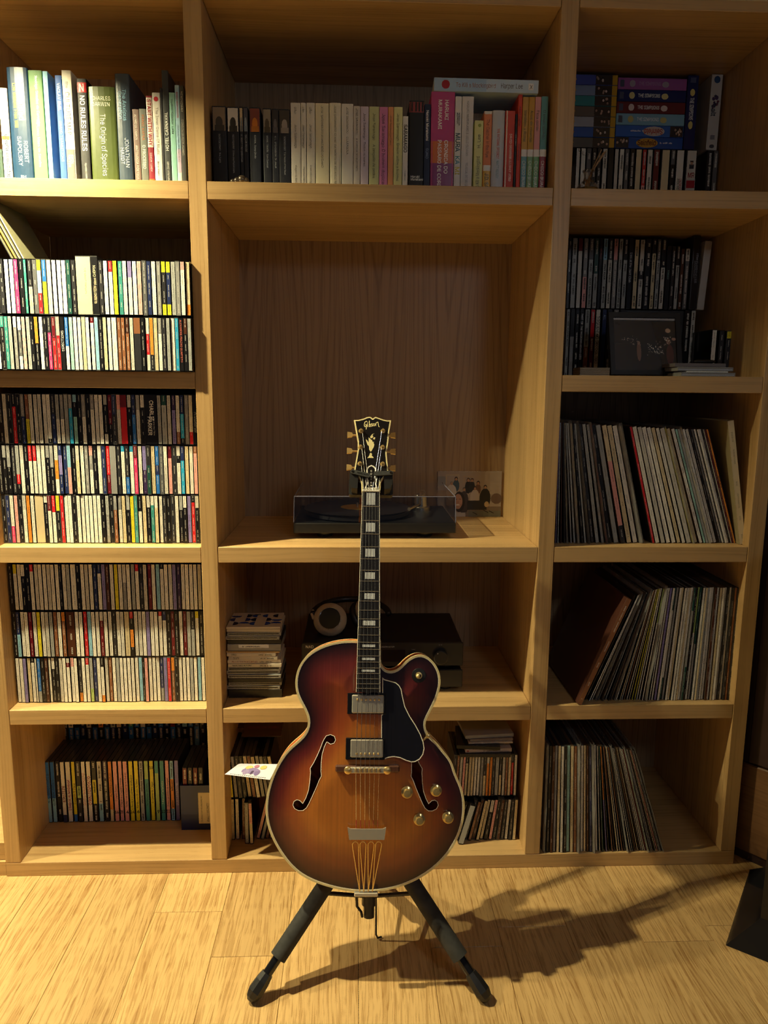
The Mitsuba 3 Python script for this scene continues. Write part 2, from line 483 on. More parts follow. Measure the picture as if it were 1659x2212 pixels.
cd_row(XL, XR, YC, CDZ(2, 2), 'K/W.3 K w/W.3 K K/R.25 K G/N.45 H/Y.5 w/W.3 w/W.3 w W W/K.9 k/N.4 V/W.5 G/W.5 V G/C.28 L/K.15/t.45 K G/W.45 K G/W.3 W W V/K.2/W.8 M/K.6 N/k.4 p/W.3 M/R.25*1.5 w/K.25 N/B.4 V/W.3 W/K.25 K*2.9 V D/V.2*1.3 w u/U.3 W/H.75 N/C.38/K.88 G W/R.75 K*1.7',
       'top row, second CD shelf', 3, {
           35: dict(label='wide black box set with large white slanted capitals, top row, second CD shelf', name='cd_box', title=[bdl('CHARLIE', .58, .88, .0095, '#ece8e0', 'down', .05, True), bdl('PARKER', .40, .56, .0095, '#ece8e0', 'down', .046, True), bdl('Now is the Time', .74, .52, .004, '#d8d4cc', 'down', .045)]),
           44: dict(label='tall dark box set beside the oak upright with white lettering down its spine', name='cd_box', title=[bdl('Chet Baker', .70, .66, .0075, '#eceae4', 'down', .054, True), bdl("I'll remember you", .30, .66, .0045, '#b8c8d0', 'down', .05)])})
cd_row(XL, XR, YC, CDZ(2, 1), 'K G/K.25 G/K.45 k V/R.6/K.8 w/W.3 K R/W.32 R/W.32 W w/W.3 G/K.25 G/K.45 w/O.3/W.7 N/U.2/N.6 N L/p.45 K w/S.3 W G p/G.2/W.5 K W N R/M.6 G*1.5 k C/W.12 k/B.65 C/W.12 M/P.25 W U/u.5 k/D.4 S B/N.4/B.6 g W/w.4 M/p.25 k W/K.2/W.35 N/C.3 S W H/p.15 O/H.3',
       'middle row, second CD shelf', 4)
cd_row(XL, XR, YC, CDZ(2, 0), 'K N W/P.65 p K w/W.3 O W S*2.1 W/K.15 M/W.32 R/W.35 Y/K.32 R W W K W W W W W W K V/G.4 K G/H.3 G/W.3 S V/K.3 Y T K/W.33 S w/K.25 W/T.2 W/S.25 W k K k W V/K.3 W/K.25 U K/R.14 w/K.25 S',
       'bottom row, second CD shelf', 5)
cd_row(XL + .003, XR, YC, CDZ(1, 0), 'W W U S K/W.1 W*.6 B/V.75 K h W*.7 W/K.25 K w W w/M.1/W.2 p/W.2 W k/O.8 W R/W.15 V/F.7 N W K/W.2/O.85 w/W.4 H W V W W W W W L K*.6 p W W W N/G.7 U R O/H.3 K W W W V W L W W',
       'bottom row, third CD shelf', 6)
# the two upper rows of the third CD shelf: past the count that is kept one by one, so one object
rng = random.Random(77)
m = MB()
for n, row in ((2, 'K Y/W.2 W W/K.25 K R/W.15 w W W w W W K*.6 W V W*1.4 K W w W N N/W.2 U h W Y W w/G.4 W V R/W.15 k w M W L K/W.1 W w U u W W W W w W'),
               (1, 'K N/L.5 W W M W Y W w V H W O/H.2 h*2.2 W W R L W W W/M.2 W W k W w S*1.3 R/K.15/O.4/K.8 W w W U W W R/W.1 N/W.2 K M K W M V k/V.4 Y/W.15 K W')):
    items = [(c.split('*') + ['1'])[:2] for c in row.split()]
    unit = (XR - XL - .003) / sum(float(b) for a, b in items)
    x = XL + .003
    for code, b in items:
        w = unit * float(b) - .0004
        one = MB().box((0, 0, 0), (w, CD_D, CD_H * rng.uniform(.99, 1)), lin('#0e0e10'))
        for c, a, bb in spine_colours(code):
            face(one, .0012, w - .001, .002 + bb * .12, .002 + a * .12, colr(c) * rng.uniform(.9, 1.05))
            print_marks(one, w * .39, w * .61, .002 + bb * .12, .002 + a * .12, contrast(c) * .55 + .45 * colr(c), rng)
        one.move(lean((x, YC + rng.uniform(0, .004), CDZ(1, n)), 0))
        m.v += one.v; m.f += [f + m.n for f in one.f]; m.c += one.c; m.n += one.n
        x += unit * float(b)
solo('cd_rows', m, 'vc_gloss', 'packed CD cases filling the two upper rows of the third CD shelf', 'CD cases', kind='stuff')

# ---------------------------------------------------------------- books
def book(x, y, z, w, h, dep, cov, label, group=None, text=(), hard=False, bands=(), ang=0.0, yaw=0.0, cat='book', name='book', extra=None):
    """A book: cover (spine and boards), page block, printed spine. bands: (top, bottom, colour) as shares of the height; text rows as for letter(), x as a share of w, z as a share of h."""
    k = thing(name, label, cat, group)
    b = .0024 if hard else .0009
    n = 7
    bulge = min(.004, w * .14) if hard else min(.0012, w * .06)
    arc = [(w / 2 - w / 2 * math.cos(math.pi * i / n), bulge * (1 - math.sin(math.pi * i / n))) for i in range(n + 1)]
    outer = Polygon(arc + [(w, dep), (0, dep)])
    inner = Polygon([(b, bulge + b), (w - b, bulge + b), (w - b, dep + .01), (b, dep + .01)])
    col = colr(cov)
    cv = MB().prism(outer.difference(inner), 0, h, col)
    i0 = .003 if hard else .0002
    pg = MB().box((b, bulge + b, i0), (w - b, dep - i0, h - i0), lin('#d8cfb8'))
    sp = MB()
    m = w * .04
    seg = [(i * w / 6, (i + 1) * w / 6) for i in range(6)]

    def yy(x):
        return bulge * (1 - math.sqrt(max(0, 1 - (2 * x / w - 1) ** 2)))
    for a, c, colb in bands:
        for x0, x1 in seg:
            sp.mesh([[x0, yy(x0) - .0002, c * h], [x1, yy(x1) - .0002, c * h], [x1, yy(x1) - .0002, a * h], [x0, yy(x0) - .0002, a * h]], [[0, 1, 2], [0, 2, 3]], colr(colb))
    for t, xx, zz, cap, colt, way, ml, bd in text:
        q = MB()
        letter(q, t, xx * w, zz * h, cap, lin(colt), way, ml, bold=bd)
        q.move(lambda v: np.column_stack([v[:, 0], [yy(min(max(a, 0), w)) - .0005 for a in v[:, 0]], v[:, 2]]))
        sp.mesh(q.v[0], q.f[0], q.c[0])
    if extra:
        extra(sp, w, h)
    fn = lean((x, y, z), ang, yaw)
    part(k, 'cover', cv.move(fn), 'vc_satin' if hard else 'vc_paper')
    part(k, 'page_block', pg.move(fn), 'mat_page')
    if sp.n:
        part(k, 'spine_print', sp.move(fn), 'vc_satin')
    return k


def shelf_books(rows, yf, z, group, seed):
    """rows: (px left, px right at the foot, px top, ...) measured along the row's front; yf: depth of the spines."""
    for (u0, u1, vt, dep, cov, label, opts) in rows:
        vb = opts.pop('vb', None)
        zf = z + .0004
        # the foot of the row lies behind the shelf edge: take x at the foot height
        def xz(u):
            lo = at(u, 300, Y=yf)
            for _ in range(4):
                # pixel row of the foot
                d = (np.array([lo[0], yf, zf]) - CAM) @ ROT.T
                v = H / 2 + F * d[1] / d[2]
                lo = at(u, v, Y=yf)
            return lo[0]
        xa, xb = xz(u0), xz(u1)
        top = at((u0 + u1) / 2 * .97 + .03 * 750 if False else (u0 + u1) / 2, vt, Y=yf)[2]
        book(xa + .0002, yf + opts.pop('dy', 0.0), zf, xb - xa - .0006, top - zf, dep, cov, label, group, **opts)


def T(t, x, z, cap, col='#f0ece0', way='down', ml=None, bd=False):
    return (t, x, z, cap, col, way, ml, bd)


YB = .035
rows = [
    (-6, 9, 322, .15, '#1d3a30', 'dark green book cut by the left edge of the photo, top left shelf', dict()),
    (10, 28.6, 190, .15, '#e9e2d2', 'white paperback with black upward title beside the large navy hardback', dict(text=[T('dopamine nation', .5, .03, .009, '#30343c', 'up', .12), T('DR ANNA', .32, .66, .004, '#30343c', 'up', .03), T('LEMBKE', .68, .66, .004, '#30343c', 'up', .03)], bands=[(.49, .45, '#e06030')])),
    (29.5, 74, 145, .16, '#1c3a58', 'thick navy hardback with white title and yellow subtitle', dict(hard=True, text=[T('Determined', .62, .90, .012, '#f4f2ea', 'down', .10, True), T('Life Without Free Will', .34, .86, .0075, '#d8d83c', 'down', .095), T('ROBERT', .72, .36, .009, '#f0eee6', 'down', .055), T('SAPOLSKY', .42, .40, .009, '#f0eee6', 'down', .075), T('BH', .38, .03, .007, '#dfe4e8', 'h', None)])),
    (75.6, 104.8, 152, .15, '#5f8a5a', 'sage green paperback with white italic title between navy and light blue books', dict(text=[T('Rodrigo Guedes de Carvalho', .58, .95, .0058, '#f0f0e4', 'down', .118), T('As Cinco Maes de Serafim', .50, .56, .006, '#f0ecc0', 'down', .108)])),
    (106.5, 117, 154, .15, '#8fc4e0', 'narrow light blue paperback beside the sage green one', dict(text=[T('PEDRO CHAGAS FREITAS', .5, .90, .0045, '#30506a', 'down', .08), T('QUEM E O CABRAO DE CONGO', .5, .50, .004, '#30506a', 'down', .09)])),
    (132, 146, 163, .16, '#2a5aa8', 'royal blue book with a white author name', dict(text=[T('VACLAV SMIL', .5, .93, .0065, '#f4f4f0', 'down', .06, True), T('GRAND TRANSITIONS', .5, .58, .006, '#9fb4e0', 'down', .10)])),
    (146.5, 166.5, 152, .17, '#e4dfd2', 'pale book with a grey foot and spaced black capitals', dict(bands=[(.30, 0, '#6d706e')], text=[T('the', .5, .90, .007, '#55504a', 'down', None), T('CULTURE MAP', .5, .81, .0095, '#3c3a38', 'down', .11), T('ERIN', .66, .25, .006, '#eceae2', 'down', .03), T('MEYER', .34, .25, .006, '#eceae2', 'down', .038)])),
    (177.7, 198, 170, .165, '#15151a', 'black book with heavy white capitals and a red letter at its top', dict(bands=[(.965, .87, '#b51a20')], text=[T('N', .25, .88, .016, '#f0d8d0', 'h', .010, True), T('NO RULES RULES', .5, .84, .0105, '#f4f2ec', 'down', .122, True), T('REED HASTINGS  ERIN MEYER', .5, .19, .004, '#e8e8e0', 'down', .035)])),
    (199.5, 257, 187, .16, '#4d5a2a', 'thick olive green hardback with large pale title', dict(hard=True, text=[T('CHARLES', .14, .86, .0085, '#efe9d2', 'h', .042), T('DARWIN', .14, .80, .0085, '#efe9d2', 'h', .040), T('The Origin of Species', .52, .72, .012, '#efe9d2', 'down', .135)])),
    (258, 289, 159, .17, '#3b4a5a', 'slate blue hardback with light blue title beside the olive one', dict(hard=True, text=[T('The Anxious', .62, .86, .0085, '#8fc0d8', 'down', .075), T('Generation', .32, .84, .0085, '#8fc0d8', 'down', .068), T('JONATHAN', .66, .42, .0085, '#f0f0ea', 'down', .072), T('HAIDT', .32, .33, .0085, '#f0f0ea', 'down', .042)])),
    (292.5, 306.5, 236, .13, '#7a655e', 'short mauve paperback beside the slate blue hardback', dict(text=[T('ALVARO DE CAMPOS', .5, .93, .005, '#eee6da', 'down', .055), T('ANTOLOGIA POETICA', .5, .52, .0055, '#eee6da', 'down', .075)])),
    (307, 322.4, 235, .13, '#6c7068', 'short grey paperback with orange and white author and title', dict(text=[T('FRANZ KAFKA', .5, .92, .006, '#c87850', 'down', .055), T('O PROCESSO', .5, .52, .0065, '#efeee4', 'down', .052, True)])),
    (322.8, 335.4, 207, .15, '#8c1026', 'crimson book with white sunburst capitals', dict(bands=[(.98, .42, '#d8c8bc'), (.06, 0, '#e8703c')], text=[T('START WITH WHY', .5, .96, .0085, '#90182c', 'down', .10, True), T('SIMON SINEK', .5, .36, .0045, '#f0d0d0', 'down', .045)])),
    (335.9, 352.8, 200, .15, '#e6e4da', 'white paperback with a red dot near its top', dict(text=[T('The Inner Game Of Music', .55, .84, .0062, '#8a8078', 'down', .105), T('Barry Green', .5, .25, .004, '#55504a', 'down', .04)], extra=lambda sp, w, h: sp.mesh(np.array([[w * .5 + .0052 * math.cos(a), -.0006, h * .93 + .0052 * math.sin(a)] for a in np.linspace(0, 6.283, 17)[:-1]]), [[0, i, i + 1] for i in range(1, 15)], lin('#c03040')))),
    (353.2, 357.5, 190, .12, '#26282e', 'very thin dark booklet between the white paperback and the charcoal book', dict()),
    (358, 371.4, 152, .16, '#33383a', 'tall narrow charcoal book with white capitals', dict(text=[T('HOTEL CARNAVAL', .5, .30, .0068, '#f2f2ea', 'up', .105, True), T('Francisco Zarath', .5, .02, .005, '#dcdcd4', 'up', .045)])),
    (372, 384.2, 200, .13, '#8fc8ba', 'mint green paperback beside the tall charcoal book', dict(text=[T('Vladimir Nabokov  Lolita', .5, .93, .0055, '#2c3c3a', 'down', .075)])),
    (384.6, 394, 184, .14, '#9cc4d8', 'narrow light blue paperback with a pink foot', dict(bands=[(.36, .12, '#c8b8d0'), (.12, 0, '#eceae2')], text=[T('MARIA MONTESSORI', .5, .93, .004, '#b03048', 'down', .055), T('EDUCACAO PARA UM MUNDO NOVO', .5, .60, .0038, '#2c4460', 'down', .08)])),
    (394.6, 403.4, 185, .13, '#3a3c3c', 'narrow dark grey paperback touching the oak upright', dict(text=[T('HEMINGWAY', .5, .94, .005, '#dcdcd0', 'down', .05), T('CONTOS DE NICK ADAMS', .5, .66, .0045, '#b8b8b0', 'down', .09)])),
]
shelf_books(rows, YB, ZB[4], 'books on the top left shelf', 1)

YB2 = .055
blk = lambda: lin('#10141f')
pics = [('#8a7a68', '#3c3a3c'), ('#d8d4cc', '#2a2a2c'), ('#c8b490', '#6c7888'), ('#484c5c', '#8090a0'), ('#7c3a34', '#c8782c'), ('#8a8274', '#4c4438'), ('#2c2c34', '#606068'), ('#3c3834', '#a09890')]
what = ['a brown portrait', 'a dark figure on white', 'a pale slim picture', 'a narrow grey picture', 'a sunset picture', 'a seated woman', 'a dim narrow picture', 'a bearded man']
auth = ['DOSTOEVSKY  The Idiot', 'DOSTOEVSKY  Crime and Punishment', 'F. SCOTT FITZGERALD', 'OSCAR WILDE', 'GOGOL  Dead Souls', 'MARK TWAIN  Tom Sawyer', 'R. L. STEVENSON  Dr Jekyll', 'DOSTOEVSKY  The House of the Dead']


def picture(i):
    def fn(sp, w, h):
        a, b = lin(pics[i][0]), lin(pics[i][1])
        face(sp, w * .06, w * .94, h * .70, h * .985, a, off=.0004)
        q = np.array([[w * (.5 + .26 * math.cos(t)), -.0007, h * (.80 + .075 * math.sin(t))] for t in np.linspace(0, 6.283, 13)[:-1]])
        sp.mesh(q, [[0, j, j + 1] for j in range(1, 11)], b)
        face(sp, w * .18, w * .86, h * .70, h * .77, b * .8, off=.0008)
    return fn


rows = []
for i, (a, b, t) in enumerate([(462, 492.6, 229), (494, 519.4, 231), (520.8, 528, 231), (528.8, 538.8, 231), (541.5, 565.2, 232), (570.2, 588.4, 234), (589.5, 604, 235), (604.4, 628.8, 236)]):
    rows.append((a, b, t, .128, '#131927', f'black classic paperback with {what[i]} at the top of its spine', dict(text=[T(auth[i], .5, .66, .004, '#aeb4bc', 'down', .085)], extra=picture(i))))
rows += [
    (629.8, 650.8, 222, .14, '#dcd8cc', 'cream paperback, first right of the black classics, with three beads printed on top', dict(text=[T('o&o', .5, .95, .006, '#55524c', 'down', .02), T('Jose Saramago', .5, .75, .0056, '#4c4a46', 'down', .052), T('Viagem do Elefante', .5, .28, .0045, '#77736c', 'down', .05)])),
    (651.5, 662.8, 222, .14, '#dedacc', 'narrow cream paperback, second right of the black classics', dict(text=[T('o&o', .5, .95, .005, '#55524c', 'down', .02), T('Jose Saramago', .5, .75, .0052, '#4c4a46', 'down', .052), T('Pequenas Memorias', .5, .26, .004, '#77736c', 'down', .045)])),
    (663.6, 681.4, 222, .14, '#e0dccc', 'cream paperback, third right of the black classics', dict(text=[T('o&o', .5, .95, .006, '#55524c', 'down', .02), T('Jose Saramago', .5, .75, .0056, '#4c4a46', 'down', .052), T('Ensaio sobre a Cegueira', .5, .28, .0045, '#77736c', 'down', .05)])),
    (682.2, 711.2, 223, .14, '#e6dfbc', 'thick yellowish paperback with thin capitals and a plain foot', dict(text=[T('JOSE SARAMAGO', .5, .97, .0052, '#6a6658', 'down', .06), T('LEVANTADO DO CHAO', .5, .65, .0052, '#6a6658', 'down', .075)])),
    (712, 737.2, 222, .14, '#e9e4ca', 'worn ivory paperback with a creased spine top', dict(text=[T('JOSE SARAMAGO', .5, .97, .005, '#77725f', 'down', .058), T('O ANO DA MORTE DE RICARDO REIS', .5, .65, .005, '#77725f', 'down', .125)], hard=True)),
    (738, 763, 224, .14, '#dedbd0', 'white paperback with one short capital title, right of the creased one', dict(text=[T('JOSE SARAMAGO', .5, .96, .005, '#5c5850', 'down', .058), T('CLARABOIA', .5, .62, .005, '#5c5850', 'down', .04)])),
    (763.6, 778, 229, .14, '#cfc9c0', 'narrow greyish paperback left of the lavender one', dict(text=[T('JOSE SARAMAGO', .5, .97, .005, '#4c4a46', 'down', .058), T('A VIAGEM DO ELEFANTE', .5, .62, .0045, '#4c4a46', 'down', .08)])),
    (778.6, 796, 230, .14, '#cdc2d2', 'lavender paperback beside the pale green one', dict(text=[T('Jose Saramago', .5, .92, .0058, '#4c4652', 'down', .06), T('Todos os nomes', .5, .58, .0055, '#4c4652', 'down', .055)])),
    (797, 818.4, 230, .14, '#c5ca94', 'pale green paperback between lavender and pink', dict(text=[T('Jose Saramago', .5, .92, .006, '#3c4028', 'down', .062), T('A jangada de pedra', .5, .55, .006, '#3c4028', 'down', .08)])),
    (818.9, 836.8, 231, .14, '#d987b8', 'pink paperback with dark serif title', dict(text=[T('Jose Saramago', .5, .92, .0075, '#4c2440', 'down', .075), T('O homem duplicado', .5, .50, .0075, '#4c2440', 'down', .09)])),
    (837.4, 849, 231, .14, '#e6a068', 'narrow orange paperback right of the pink one', dict(text=[T('Jose Saramago Caim', .5, .90, .005, '#704020', 'down', .065)])),
    (849.5, 868.2, 231, .14, '#dfdf9c', 'lemon paperback left of the bold white one', dict(text=[T('Jose Saramago', .5, .92, .006, '#3c3c28', 'down', .062), T('Ensaio sobre a lucidez', .5, .57, .006, '#3c3c28', 'down', .085)])),
    (868.8, 880.4, 251, .13, '#e8e6de', 'short narrow white book with heavy black capitals', dict(text=[T('SARAMAGO', .5, .89, .008, '#1c1c1c', 'down', .085, True), T('O caderno', .5, .28, .0035, '#4c4c4c', 'down', .04)], bands=[(.05, .015, '#202020')])),
    (882.2, 913.6, 217, .14, '#15171b', 'thick black paperback with red and black pattern on its top', dict(bands=[(.985, .87, '#8c3c40')], text=[T('Haruki', .14, .15, .0052, '#e8e8e4', 'h', .024, True), T('Murakami', .14, .12, .0052, '#e8e8e4', 'h', .03, True)], extra=lambda sp, w, h: [face(sp, w * a, w * (a + .1), h * .88, h * .98, lin('#101014'), off=.0012) for a in (.12, .4, .62, .84)] and None)),
    (914.4, 927.8, 225, .13, '#16284a', 'narrow navy paperback left of the large magenta one', dict(text=[T('Haruki Murakami', .5, .93, .0062, '#f0f0ec', 'down', .075, True), T('SONO', .5, .50, .006, '#8494b4', 'down', .03)])),
    (928.6, 978.8, 198, .155, '#c04a86', 'very thick magenta and orange paperback with white capitals', dict(bands=[(.51, .29, '#d2703c'), (.29, 0, '#8c3a7c')], text=[T('HARUKI', .66, .92, .0085, '#f4f0ec', 'down', .052, True), T('MURAKAMI', .38, .92, .0085, '#f4f0ec', 'down', .075, True), T('CRONICA DO', .66, .52, .0085, '#f4f0ec', 'down', .08, True), T('PASSARO DE CORDA', .38, .52, .0085, '#f4f0ec', 'down', .115, True)])),
    (979.6, 993.4, 208, .14, '#e2e2e0', 'white book whose large title shades from dark to yellow', dict(text=[T('MURA', .5, .62, .0105, '#2c4a58', 'down', .047, True), T('KA', .5, .38, .0105, '#4c8ca0', 'down', .022, True), T('MI', .5, .265, .0105, '#c8b83c', 'down', .02, True), T('HOMENS SEM', .66, .83, .0035, '#303030', 'down', .028, True), T('MULHERES', .38, .83, .0035, '#303030', 'down', .024, True)])),
    (994.4, 1018.8, 208, .14, '#dcdad8', 'white paperback with a long line of thin grey capitals', dict(text=[T('HARUKI MURAKAMI & SEIJI OZAWA', .5, .95, .0058, '#77787a', 'down', .122), T('MUSICA, SO MUSICA', .5, .31, .0058, '#77787a', 'down', .062)])),
    (1022, 1040.8, 260, .12, '#dfe09a', 'short pale yellow paperback with handwritten style title', dict(text=[T('To Kill a Mockingbird', .45, .04, .0085, '#4c4c30', 'up', .075), T('H. Lee', .5, .62, .008, '#4c4c30', 'up', .03)], extra=lambda sp, w, h: sp.mesh(np.array([[w * .55 + .004 * math.cos(a), -.0006, h * .93 + .004 * math.sin(a)] for a in np.linspace(0, 6.283, 13)[:-1]]), [[0, i, i + 1] for i in range(1, 11)], lin('#9aa840')))),
    (1041.6, 1058.6, 240, .12, '#e08a5c', 'orange paperback with a yellow foot and a white top', dict(bands=[(1, .965, '#e6e2d6'), (.34, .27, '#e8e6dc'), (.27, 0, '#d8a834')], text=[T('The Catcher in the Rye', .5, .90, .0075, '#783420', 'down', .085), T('J.D. SALINGER', .5, .24, .009, '#402c10', 'down', .07, True)])),
    (1059.4, 1086.2, 238, .13, '#c3c8cd', 'light grey hardback with red and grey capitals', dict(hard=True, text=[T('THE RATIONAL OPTIMIST', .5, .78, .006, '#c86450', 'down', .068, True), T('MATT RIDLEY', .5, .39, .006, '#7898a0', 'down', .04, True)])),
    (1087, 1107.6, 239, .13, '#c8493c', 'red paperback with a pale stripe along its spine', dict(bands=[], text=[T('DAVID GRAEBER', .62, .72, .0052, '#f0d8c8', 'down', .055, True), T("BULLSHIT JOBS", .62, .44, .0052, '#f0d8c8', 'down', .055, True)], extra=lambda sp, w, h: face(sp, w * .08, w * .2, 0, h, lin('#e6d0b8'), off=.001) and None)),
    (1108.2, 1112.6, 246, .12, '#202226', 'very thin black book between two red ones', dict(text=[T('LORD OF MACE', .5, .75, .0026, '#d0d0d0', 'down', .05)])),
    (1113.2, 1121.8, 204, .15, '#d2452f', 'tall red book standing above the thin black one', dict(text=[T('Albert Camus', .5, .88, .005, '#702018', 'down', .05), T('Estrangeiro', .5, .50, .005, '#702018', 'down', .05)])),
]
duo = [('#c69a4c', '#5f98a0', 'Bambino a Roma', 'gold over teal'), ('#c6983c', '#6fa070', 'Anos de chumbo', 'gold over green'), ('#d89a98', '#67a06c', 'Essa gente', 'pink over green'), ('#5f9a9c', '#8c2232', 'O irmao alemao', 'teal over red')]
for (a, b, t), (c1, c2, tt, nm) in zip([(1122.6, 1135.6, 209), (1136, 1148.6, 209), (1149, 1161.8, 209), (1162.2, 1176.6, 208)], duo):
    rows.append((a, b, t, .135, c1, f'two tone paperback, {nm}, near the oak upright', dict(bands=[(.46, .385, '#e6e2da'), (.385, 0, c2)], text=[T(tt, .5, .86, .0065, '#3c3020', 'down', .075), T('CHICO BUARQUE', .5, .34, .0072, '#e8e0d0', 'down', .085)])))
shelf_books(rows, YB2, ZB[4], 'books on the wide top shelf', 2)
# the book lying on top of the row
p0, p1 = at(938, 192, Y=YB2 - .012), at(1160, 197, Y=YB2 + .004)
zt = max(scene_top for scene_top in [at(953, 198, Y=YB2)[2]])
k = thing('book', 'light blue book lying flat on top of the upright books, title reading across', 'book')
wl = float(p1[0] - p0[0])
zl = zt + .0006
fn = lean((p0[0], YB2 - .004, zl), .012, -.02)
b0 = .0011; hh = .0285
cv = MB().prism(Polygon([(0, 0), (wl, 0), (wl, .135), (0, .135)]), 0, b0, lin('#a9c6de')).prism(Polygon([(0, 0), (wl, 0), (wl, .135), (0, .135)]), hh - b0, hh, lin('#a9c6de')).prism(Polygon([(0, 0), (wl, 0), (wl, b0), (0, b0)]), b0, hh - b0, lin('#a9c6de'))
part(k, 'cover', cv.move(fn), 'vc_satin')
part(k, 'page_block', MB().box((.001, b0, b0 + .0001), (wl - .001, .133, hh - b0 - .0001)).move(fn), 'mat_page')
sp = MB()
face(sp, 0, wl * .5, hh * .02, hh * .98, lin('#a2c2de')); face(sp, wl * .5, wl, hh * .02, hh * .98, lin('#bcd2e4'))
sp.mesh(np.array([[wl * .112 + .0098 * math.cos(a), -.0004, hh * .5 + .0098 * math.sin(a)] for a in np.linspace(0, 6.283, 21)[:-1]]), [[0, i, i + 1] for i in range(1, 19)], lin('#a01c30'))
letter(sp, 'To Kill a Mockingbird', wl * .21, hh * .32, .0098, lin('#8c5a54'), 'h', wl * .38)
letter(sp, 'Harper Lee', wl * .64, hh * .32, .0110, lin('#3c3434'), 'h', wl * .21)
face(sp, wl * .905, wl * .952, hh * .24, hh * .74, lin('#e8e8e4'), off=.0004); letter(sp, 'X', wl * .915, hh * .32, .0085, lin('#303030'), 'h', None, off=.0006)
part(k, 'spine_print', sp.move(fn), 'vc_satin')

# ---------------------------------------------------------------- DVDs, box sets, records
def dvd(x, y, z, code, label, group, w=.0148, h=.190, dep=.135, title=(), ang=0.0, yaw=0.0, seed=0, mat='mat_dvd', name='dvd_case', shine=True):
    k = thing(name, label, 'DVD case', group)
    rng = random.Random(seed)
    r = min(.0035, w * .28)
    arc = [(r - r * math.cos(t), r - r * math.sin(t)) for t in np.linspace(0, math.pi / 2, 4)]
    prof = arc + [(w - r + r * math.sin(t), r - r * math.cos(t)) for t in np.linspace(0, math.pi / 2, 4)] + [(w, dep), (0, dep)]
    fn = lean((x, y, z), ang, yaw)
    part(k, 'case', MB().prism(prof, 0, h).move(fn), mat)
    sp = MB()
    m = w * .10
    for c, a, b in spine_colours(code):
        face(sp, m, w - m, .0015 + b * (h - .003), .0015 + a * (h - .003), colr(c) * rng.uniform(.9, 1.05), off=.0004)
        if not title:
            print_marks(sp, w * .30, w * .70, .0015 + b * (h - .003), .0015 + a * (h - .003), contrast(c) * .8, rng, fill=.4, off=.0007, step=.0026)
    for t, xx, zz, cap, col, way, ml, bd in title:
        letter(sp, t, xx * w, zz * h, cap, lin(col), way, ml, bold=bd, off=.0008)
    part(k, 'spine_print', sp.move(fn), 'vc_gloss' if shine else 'vc_satin')
    return k


def px_row(us, v, yf):
    return [at(u, v, Y=yf)[0] for u in us]


# right column, top niche: standing DVDs at the back, box sets lying on them
YD = .360 * S
zz0 = ZB[4] + .0005
def foot_px(u, yf, z):
    lo = at(u, 400, Y=yf)
    for _ in range(4):
        d = (np.array([lo[0], yf, z]) - CAM) @ ROT.T
        lo = at(u, H / 2 + F * d[1] / d[2], Y=yf)
    return lo[0]
Z4 = lambda l: [1219 + a / 3.77 for a in l]
spec = [((72, 106), 'W', 'first white DVD case, half hidden by the oak upright', [T('L', .5, .95, .010, '#303030', 'h', .008)]), ((109, 152), 'W', 'second white DVD case from the oak upright', [T('L', .3, .90, .010, '#303030', 'h', .008)]),
        ((154, 198), 'g', 'slate DVD case behind the reed bottle', ()), ((200, 240), 'K', 'black DVD case hidden mostly by the reeds', ()), ((242, 278), 'k', 'charcoal DVD case just right of the reed bottle', ()),
        ((284, 327), 'w', 'pale DVD case left of the black one lettered upwards', ()), ((330, 378), 'K', 'black DVD case with bold white upward lettering', [T('magnolia', .5, .02, .0085, '#e8e8e4', 'up', .085, True)]),
        ((381, 416), 'w', 'grey white DVD case with thin grey upward letters', [T('TO ESPELHO', .5, .03, .006, '#77777c', 'up', .07)]), ((419, 461), 'W', 'white DVD case with a dark round picture low on it', ()), ((463, 502), 'g', 'slate DVD case with a small face on its spine', ()), ((505, 547), 'K', 'black DVD case left of the cream one lettered in red', ()),
        ((550, 602), 'S', 'cream DVD case with large red brown upward letters', [T('TO BAIRRO', .5, .02, .0080, '#6c2c24', 'up', .10, True)]), ((604, 640), 'R/p.5', 'red and pink narrow DVD case', ()), ((643, 690), 'W', 'white DVD case with grey and red print beside a maroon one', ()), ((693, 748), 'M', 'wide maroon DVD case', ()),
        ((757, 830), 'S', 'broad cream box DVD case with a picture stamp near its top', [T('CRIMINAL', .5, .38, .0085, '#9c4440', 'down', .06, True)]), ((833, 873), 'g/K.2', 'dark DVD case between two broad pale ones', ()), ((876, 945), 'W', 'broad white DVD case with red and black condensed capitals', [T('DESPERATE', .68, .60, .0062, '#a02c30', 'down', .085, True), T('HOUSEWIVES', .40, .60, .0062, '#303030', 'down', .09, True)]),
        ((957, 1047), 'w', 'broadest pale DVD case, with a small portrait and a red block', [T('MR', .24, .62, .013, '#8c1c28', 'h', .018, True)]), ((1125, 1171), 'k', 'dark DVD case standing under the white box, left one', ()), ((1173, 1216), 'g', 'dark DVD case standing under the white box, right one', ())]
